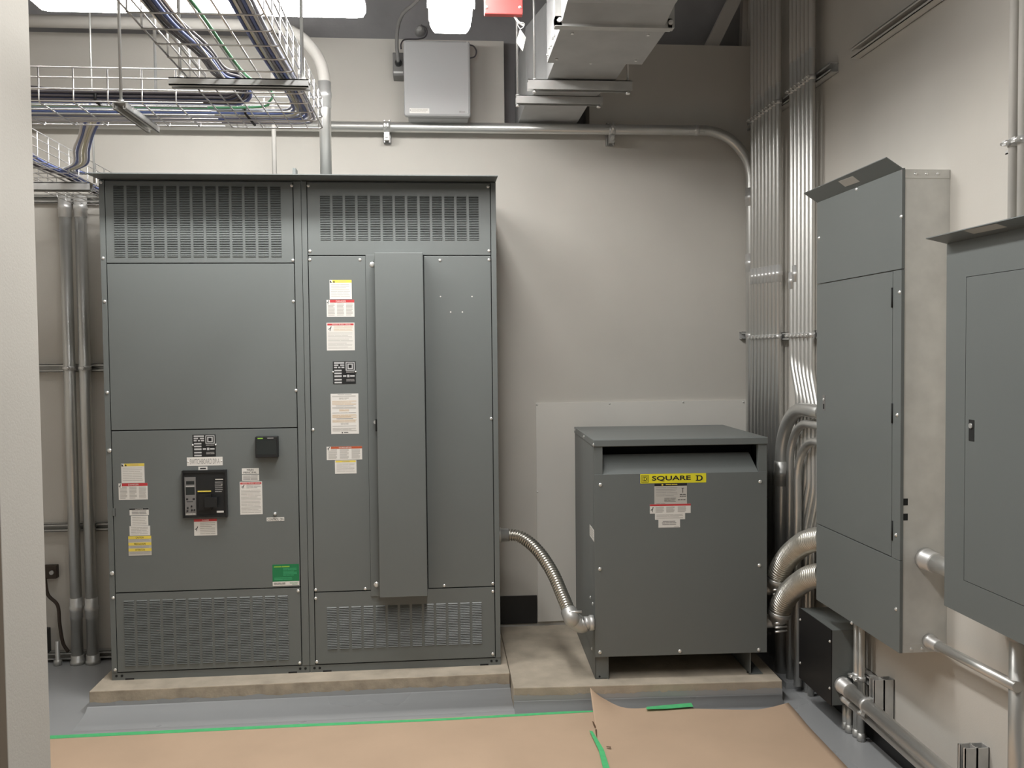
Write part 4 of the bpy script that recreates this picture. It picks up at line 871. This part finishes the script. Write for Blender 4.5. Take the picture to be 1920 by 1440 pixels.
# hanger bars
yh = 4.02
def hanger(label, px0, px1, yp0, yp1, Y, rods):
    a, b = at(px0, yp0, Y=Y), at(px1, yp0, Y=Y); zb_ = at((px0 + px1) / 2, yp1, Y=Y).z
    t = thing('duct_hanger', ((a.x + b.x) / 2, Y, zb_), label, 'duct hanger', 'trapeze hangers of the air duct')
    mb = MB(); mb.box(a.x, b.x, Y, Y + .003, zb_, a.z, 'galvanized_dull'); mb.box(a.x, b.x, Y, Y + .041, a.z - .003, a.z, 'galvanized_dull'); mb.box(a.x, b.x, Y + .038, Y + .041, zb_, a.z, 'galvanized_dull'); mb.build('channel', t)
    for x in rods:
        mb = MB(); rod(mb, (x, Y + .02, zb_ - .006), (x, Y + .02, 3.9), .0055); mb.cyl((x, Y + .02, a.z), (x, Y + .02, a.z + .009), .010, 'zinc_screw', 6); mb.cyl((x, Y + .02, zb_ - .012), (x, Y + .02, zb_ - .002), .010, 'zinc_screw', 6); mb.build('threaded_rod', t)
hanger('nearer galvanized hanger bar under the air duct', 990, 1185.5, 148, 168, yh, (at(1002, 120, Y=yh + .02).x, at(1177, 135, Y=yh + .02).x))
hanger('farther galvanized hanger bar under the air duct near the back wall', 968, 1130, 178, 194, 4.27, (at(966, 190, Y=4.29).x + .012, at(1126, 185, Y=4.29).x - .01))

def lamp(label, c, along, L, W=.17, stems=()):
    """enclosed strip fixture: grey pan above, ribbed glowing lens below; c = centre of the lens bottom"""
    c = V(c); t = thing('strip_lamp', c, label, 'lamp', 'enclosed strip lamps')
    ax = V((1, 0, 0)) if along == 'x' else V((0, 1, 0)); sd = V((0, 1, 0)) if along == 'x' else V((1, 0, 0))
    def prof(sc, z0, z1, mt, name, round_=.05):
        mb = MB(); rows = []
        secs = [(-L / 2, .72), (-L / 2 + .012, .88), (-L / 2 + .04, 1.), (L / 2 - .04, 1.), (L / 2 - .012, .88), (L / 2, .72)]
        pr = [(-.5, 1), (-.49, .55), (-.43, .2), (-.3, .03), (0, 0), (.3, .03), (.43, .2), (.49, .55), (.5, 1)]
        for a, k in secs: rows.append([c + ax * a + sd * (W * sc * k * u) + V((0, 0, z0 + (z1 - z0) * (v if k == 1. else max(v, .18 if k > .8 else .45)))) for u, v in pr])
        n = len(pr); vs = [p for r_ in rows for p in r_]
        fs = [(i * n + j, i * n + j + 1, (i + 1) * n + j + 1, (i + 1) * n + j) for i in range(len(rows) - 1) for j in range(n - 1)] + [tuple(range(n)), tuple(range(len(vs) - 1, len(vs) - n - 1, -1))]
        mb.poly(vs, fs, mt); mb.s = [True] * len(mb.f); return mb.build(name, t)
    prof(1., 0, .055, 'lamp_lens', 'lens')
    mb = MB(); e = ax * (L / 2 - .005); s_ = sd * (W / 2 + .006)
    mb.obox(c - e - s_ + V((0, 0, .055)), e * 2, s_ * 2, (0, 0, .05), 'lamp_housing'); mb.build('housing', t, .008)
    for q in (-.35, .35):
        mb = MB(); p = c + ax * (L * q); mb.cyl(p + V((0, 0, .10)), V((p.x, p.y, 3.9)), .005, 'galvanized_dull', 8); mb.build('hanger_rod', t)
    for q in (-.32, -.11, .11, .32):
        for sgn in (-1, 1):
            mb = MB(); p = c + ax * (L * q) + sd * (sgn * (W / 2 + .007)) + V((0, 0, .05)); mb.obox(p - ax * .012 - sd * .003 + V((0, 0, -.012)), ax * .024, sd * .006, (0, 0, .03), 'lamp_housing'); mb.build('latch', t)
    return t
lamp('long glowing strip lamp crossing above the cable trays', (-.908, 3.58, 2.978), 'x', 1.275, .18)
lamp('glowing strip lamp pointing at the grey wall enclosure', (.074, 3.83 - .625, 2.982), 'y', 1.25, .174)
lamp('strip lamp in line with the one pointing at the grey wall enclosure', (.074, 1.72, 2.982), 'y', 1.25, .174)

# enclosure on the back wall with its receptacle and cords
EY = 4.60
a, b = at(757, 145, Y=EY).x, at(882, 145, Y=EY).x; zt3, zb3 = at(820, 75, Y=EY).z, at(820, 218, Y=EY).z
t = thing('wall_enclosure', ((a + b) / 2, YW, zb3), 'light grey plastic enclosure high on the back wall under the lamp end', 'enclosure')
mb = MB(); mb.box(a + .018, b - .010, EY + .035, YW, zb3 - .002, zt3 - .02, 'enclosure_plastic'); mb.build('enclosure_body', t, .008)
mb = MB(); mb.box(a, b, EY, EY + .04, zb3, zt3, 'enclosure_plastic'); ev = mb.build('cover', t, .012)
s = fsheet(768, 203, 805, 212.5, EY); s.rect(.02, .25, .05, .6, 'ink_grey'); s.lines(.08, .15, .95, .85, 3, 'label_grey', .5); s.build('asset_label', ev)
s = fsheet(861, 208, 872, 211.5, EY, base=None); s.rect(0, 0, .4, 1, 'ink_grey'); s.rect(.45, .2, 1, .9, 'ink_grey'); s.build('logo_mark', ev)
screws(ev, [at(x, y, Y=EY) for x, y in ((877, 211), (876, 79))], (0, -1, 0), .003)
BY = 4.72
p0, p1 = at(736, 98, Y=BY), at(758, 142, Y=BY)
t = thing('receptacle_box', ((p0.x + p1.x) / 2, YW, p1.z), 'small grey receptacle box left of the plastic enclosure', 'receptacle')
mb = MB(); mb.box(p0.x, p1.x, BY, YW, p1.z, p0.z, 'module_gray'); mb.build('box_body', t, .004)
q = at(747, 119, Y=BY); mb = MB(); mb.tube([q, q + V((0, -.02, 0)), q + V((0, -.03, .002)), q + V((0, -.034, .004))], [.018, .018, .014, .008], 'black_plastic', 14); mb.build('plug', t)
p2 = at(746, 136, Y=BY); mb = MB(); mb.box(p0.x + .004, p1.x - .006, BY - .004, BY, p2.z - .005, p2.z + .005, 'galvanized'); mb.build('cover_lip', t)
P = spline([q + V((0, -.03, .0)), at(746, 105, Y=BY - .04), at(744, 85, Y=4.66), at(746, 50, Y=4.6), at(756, 25, Y=4.5), at(775, 8, Y=4.4), at(790, -8, Y=4.3), at(800, -20, Y=4.2)], 10)
mb = MB(); mb.tube(P, .0095, 'module_gray', 10); tag(mb.build('power_cord'), 'thick grey cord rising from the receptacle box towards the lamp', 'cord')
P = spline([at(752, 92, Y=4.70), at(752, 82, Y=4.70), at(760, 74, Y=4.72), at(785, 73, Y=4.75), at(798, 68, Y=4.8), at(800, 56, Y=4.86), at(790, 47, Y=4.9)], 10)
mb = MB(); mb.tube(P, .004, 'cable_black', 8); tag(mb.build('cable'), 'thin dark cable looping from the receptacle box to the round ceiling fitting', 'cable')
P = spline([at(880, 84, Y=4.72), at(888, 87, Y=4.73), at(893, 96, Y=4.74), at(890, 106, Y=4.74), at(881, 109, Y=4.72)], 8)
mb = MB(); mb.tube(P, .004, 'cable_black', 8); tag(mb.build('cable'), 'thin dark cable loop on the right side of the plastic enclosure', 'cable')
q = at(787, 57, Y=4.93); mb = MB(); mb.tube([V((q.x, YW + .14, q.z)), V((q.x, 4.93, q.z)), V((q.x, 4.915, q.z)), V((q.x, 4.90, q.z))], [.027, .027, .021, .011], 'galvanized', 16); tag(mb.build('wall_fitting'), 'round metal fitting above the plastic enclosure', 'fitting')

# fire alarm box with paper tag
RY = 3.30; a, b = at(908.5, 10, Y=RY).x, at(980, 10, Y=RY).x; zb4 = at(944, 26.5, Y=RY).z
t = thing('alarm_box', ((a + b) / 2, RY + .04, zb4), 'red fire alarm junction box hanging beside the air duct', 'alarm box')
mb = MB(); mb.box(a, b, RY, RY + .03, zb4, zb4 + .15, 'red_paint'); bo = mb.build('box_body', t, .003)
screws(bo, [at(x, y, Y=RY) for x, y in ((912, 13.5), (975, 13.5))], (0, -1, 0), .005)
mb = MB(); mb.cyl(((a + b) / 2, RY + .015, zb4 + .15), ((a + b) / 2, RY + .015, 3.9), .011, 'galvanized_pipe', 12); mb.build('conduit', t)
mb = MB(); mb.tube(spline([at(963, 26, Y=RY + .03), at(968, 36, Y=RY + .02), at(974, 43, Y=RY + .02), at(982, 48, Y=RY + .02)], 6), .0045, 'cable_white', 8); mb.build('wire', t)
q = [at(x, y, Y=RY + .02) for x, y in ((975, 54), (986, 70), (980, 96), (968, 79))]
t5 = thing('paper_tag', q[2], 'white paper tag hanging from the red alarm box', 'tag')
mb = MB(); mb.prism(q, (0, .001, 0), 'tag_paper'); c = [q[0].lerp(q[1], .35).lerp(q[2], .1), q[1].lerp(q[0], .05), q[1].lerp(q[2], .3).lerp(q[3], .1), q[0].lerp(q[2], .42)]; mb.face([p + V((0, -.0006, 0)) for p in c], 'ink_grey'); mb.build('card', t5)
mb = MB(); mb.tube(spline([q[0] + V((0, 0, 0)), at(971, 47, Y=RY + .02), at(973, 42, Y=RY + .012), at(983, 44, Y=RY + .012), at(981, 51, Y=RY + .02), q[0] + V((.001, .001, 0))], 6), .0014, 'cable_white', 6); mb.build('string', t5)

# painted steel braces above the top of the furred wall
YQ = YW + .03
def brace(label, pa, pb, wpx, Y, dep=.05):
    mb = MB(); A = [at(pa[0] - wpx / 2, pa[1], Y=Y), at(pa[0] + wpx / 2, pa[1], Y=Y), at(pb[0] + wpx / 2, pb[1], Y=Y), at(pb[0] - wpx / 2, pb[1], Y=Y)]
    mb.prism(A, (0, dep, 0), 'conduit_paint'); tag(mb.build('steel_brace'), label, 'brace', 'painted braces above the back wall')
brace('sloping painted steel brace above the back wall right of the duct', (1335, 86), (1392, -30), 26, YQ)
brace('upright painted steel brace above the back wall next to the corner conduits', (1400, 88), (1404, -30), 19, YQ + .06)

# brown trough on the wall stub at the left frame edge
xa_ = at(4, 1090, Y=SY0).x
t = thing('metal_trough', (xa_ - .06, SY0 - .02, 0), 'narrow brown grey metal trough on the wall stub at the left photo edge', 'trough')
mb = MB(); mb.box(xa_ - .12, xa_, SY0 - .045, SY0, 0, at(3, 1030, Y=SY0 - .03).z + .03, 'trough_brown'); bo = mb.build('trough_body', t)
for yy in (1050, 1101):
    z = at(6, yy, Y=SY0 - .03).z; mb = MB(); mb.cyl((xa_, SY0 - .03, z), (xa_ + .006, SY0 - .03, z), .0045, 'zinc_screw', 8); mb.build('bolt', bo)

# ------------------------------------------------------------------ render look
w = bpy.data.worlds.new('world'); SC.world = w; w.use_nodes = True
w.node_tree.nodes['Background'].inputs['Color'].default_value = (.0, .0, .0, 1)
vs = SC.view_settings; vs.view_transform = 'Standard'; vs.look = 'None'; vs.gamma = 1; vs.use_curve_mapping = False; vs.exposure = .5
SC.display_settings.display_device = 'sRGB'
SC.cycles.max_bounces = 8; SC.cycles.diffuse_bounces = 5; SC.cycles.sample_clamp_indirect = 4.
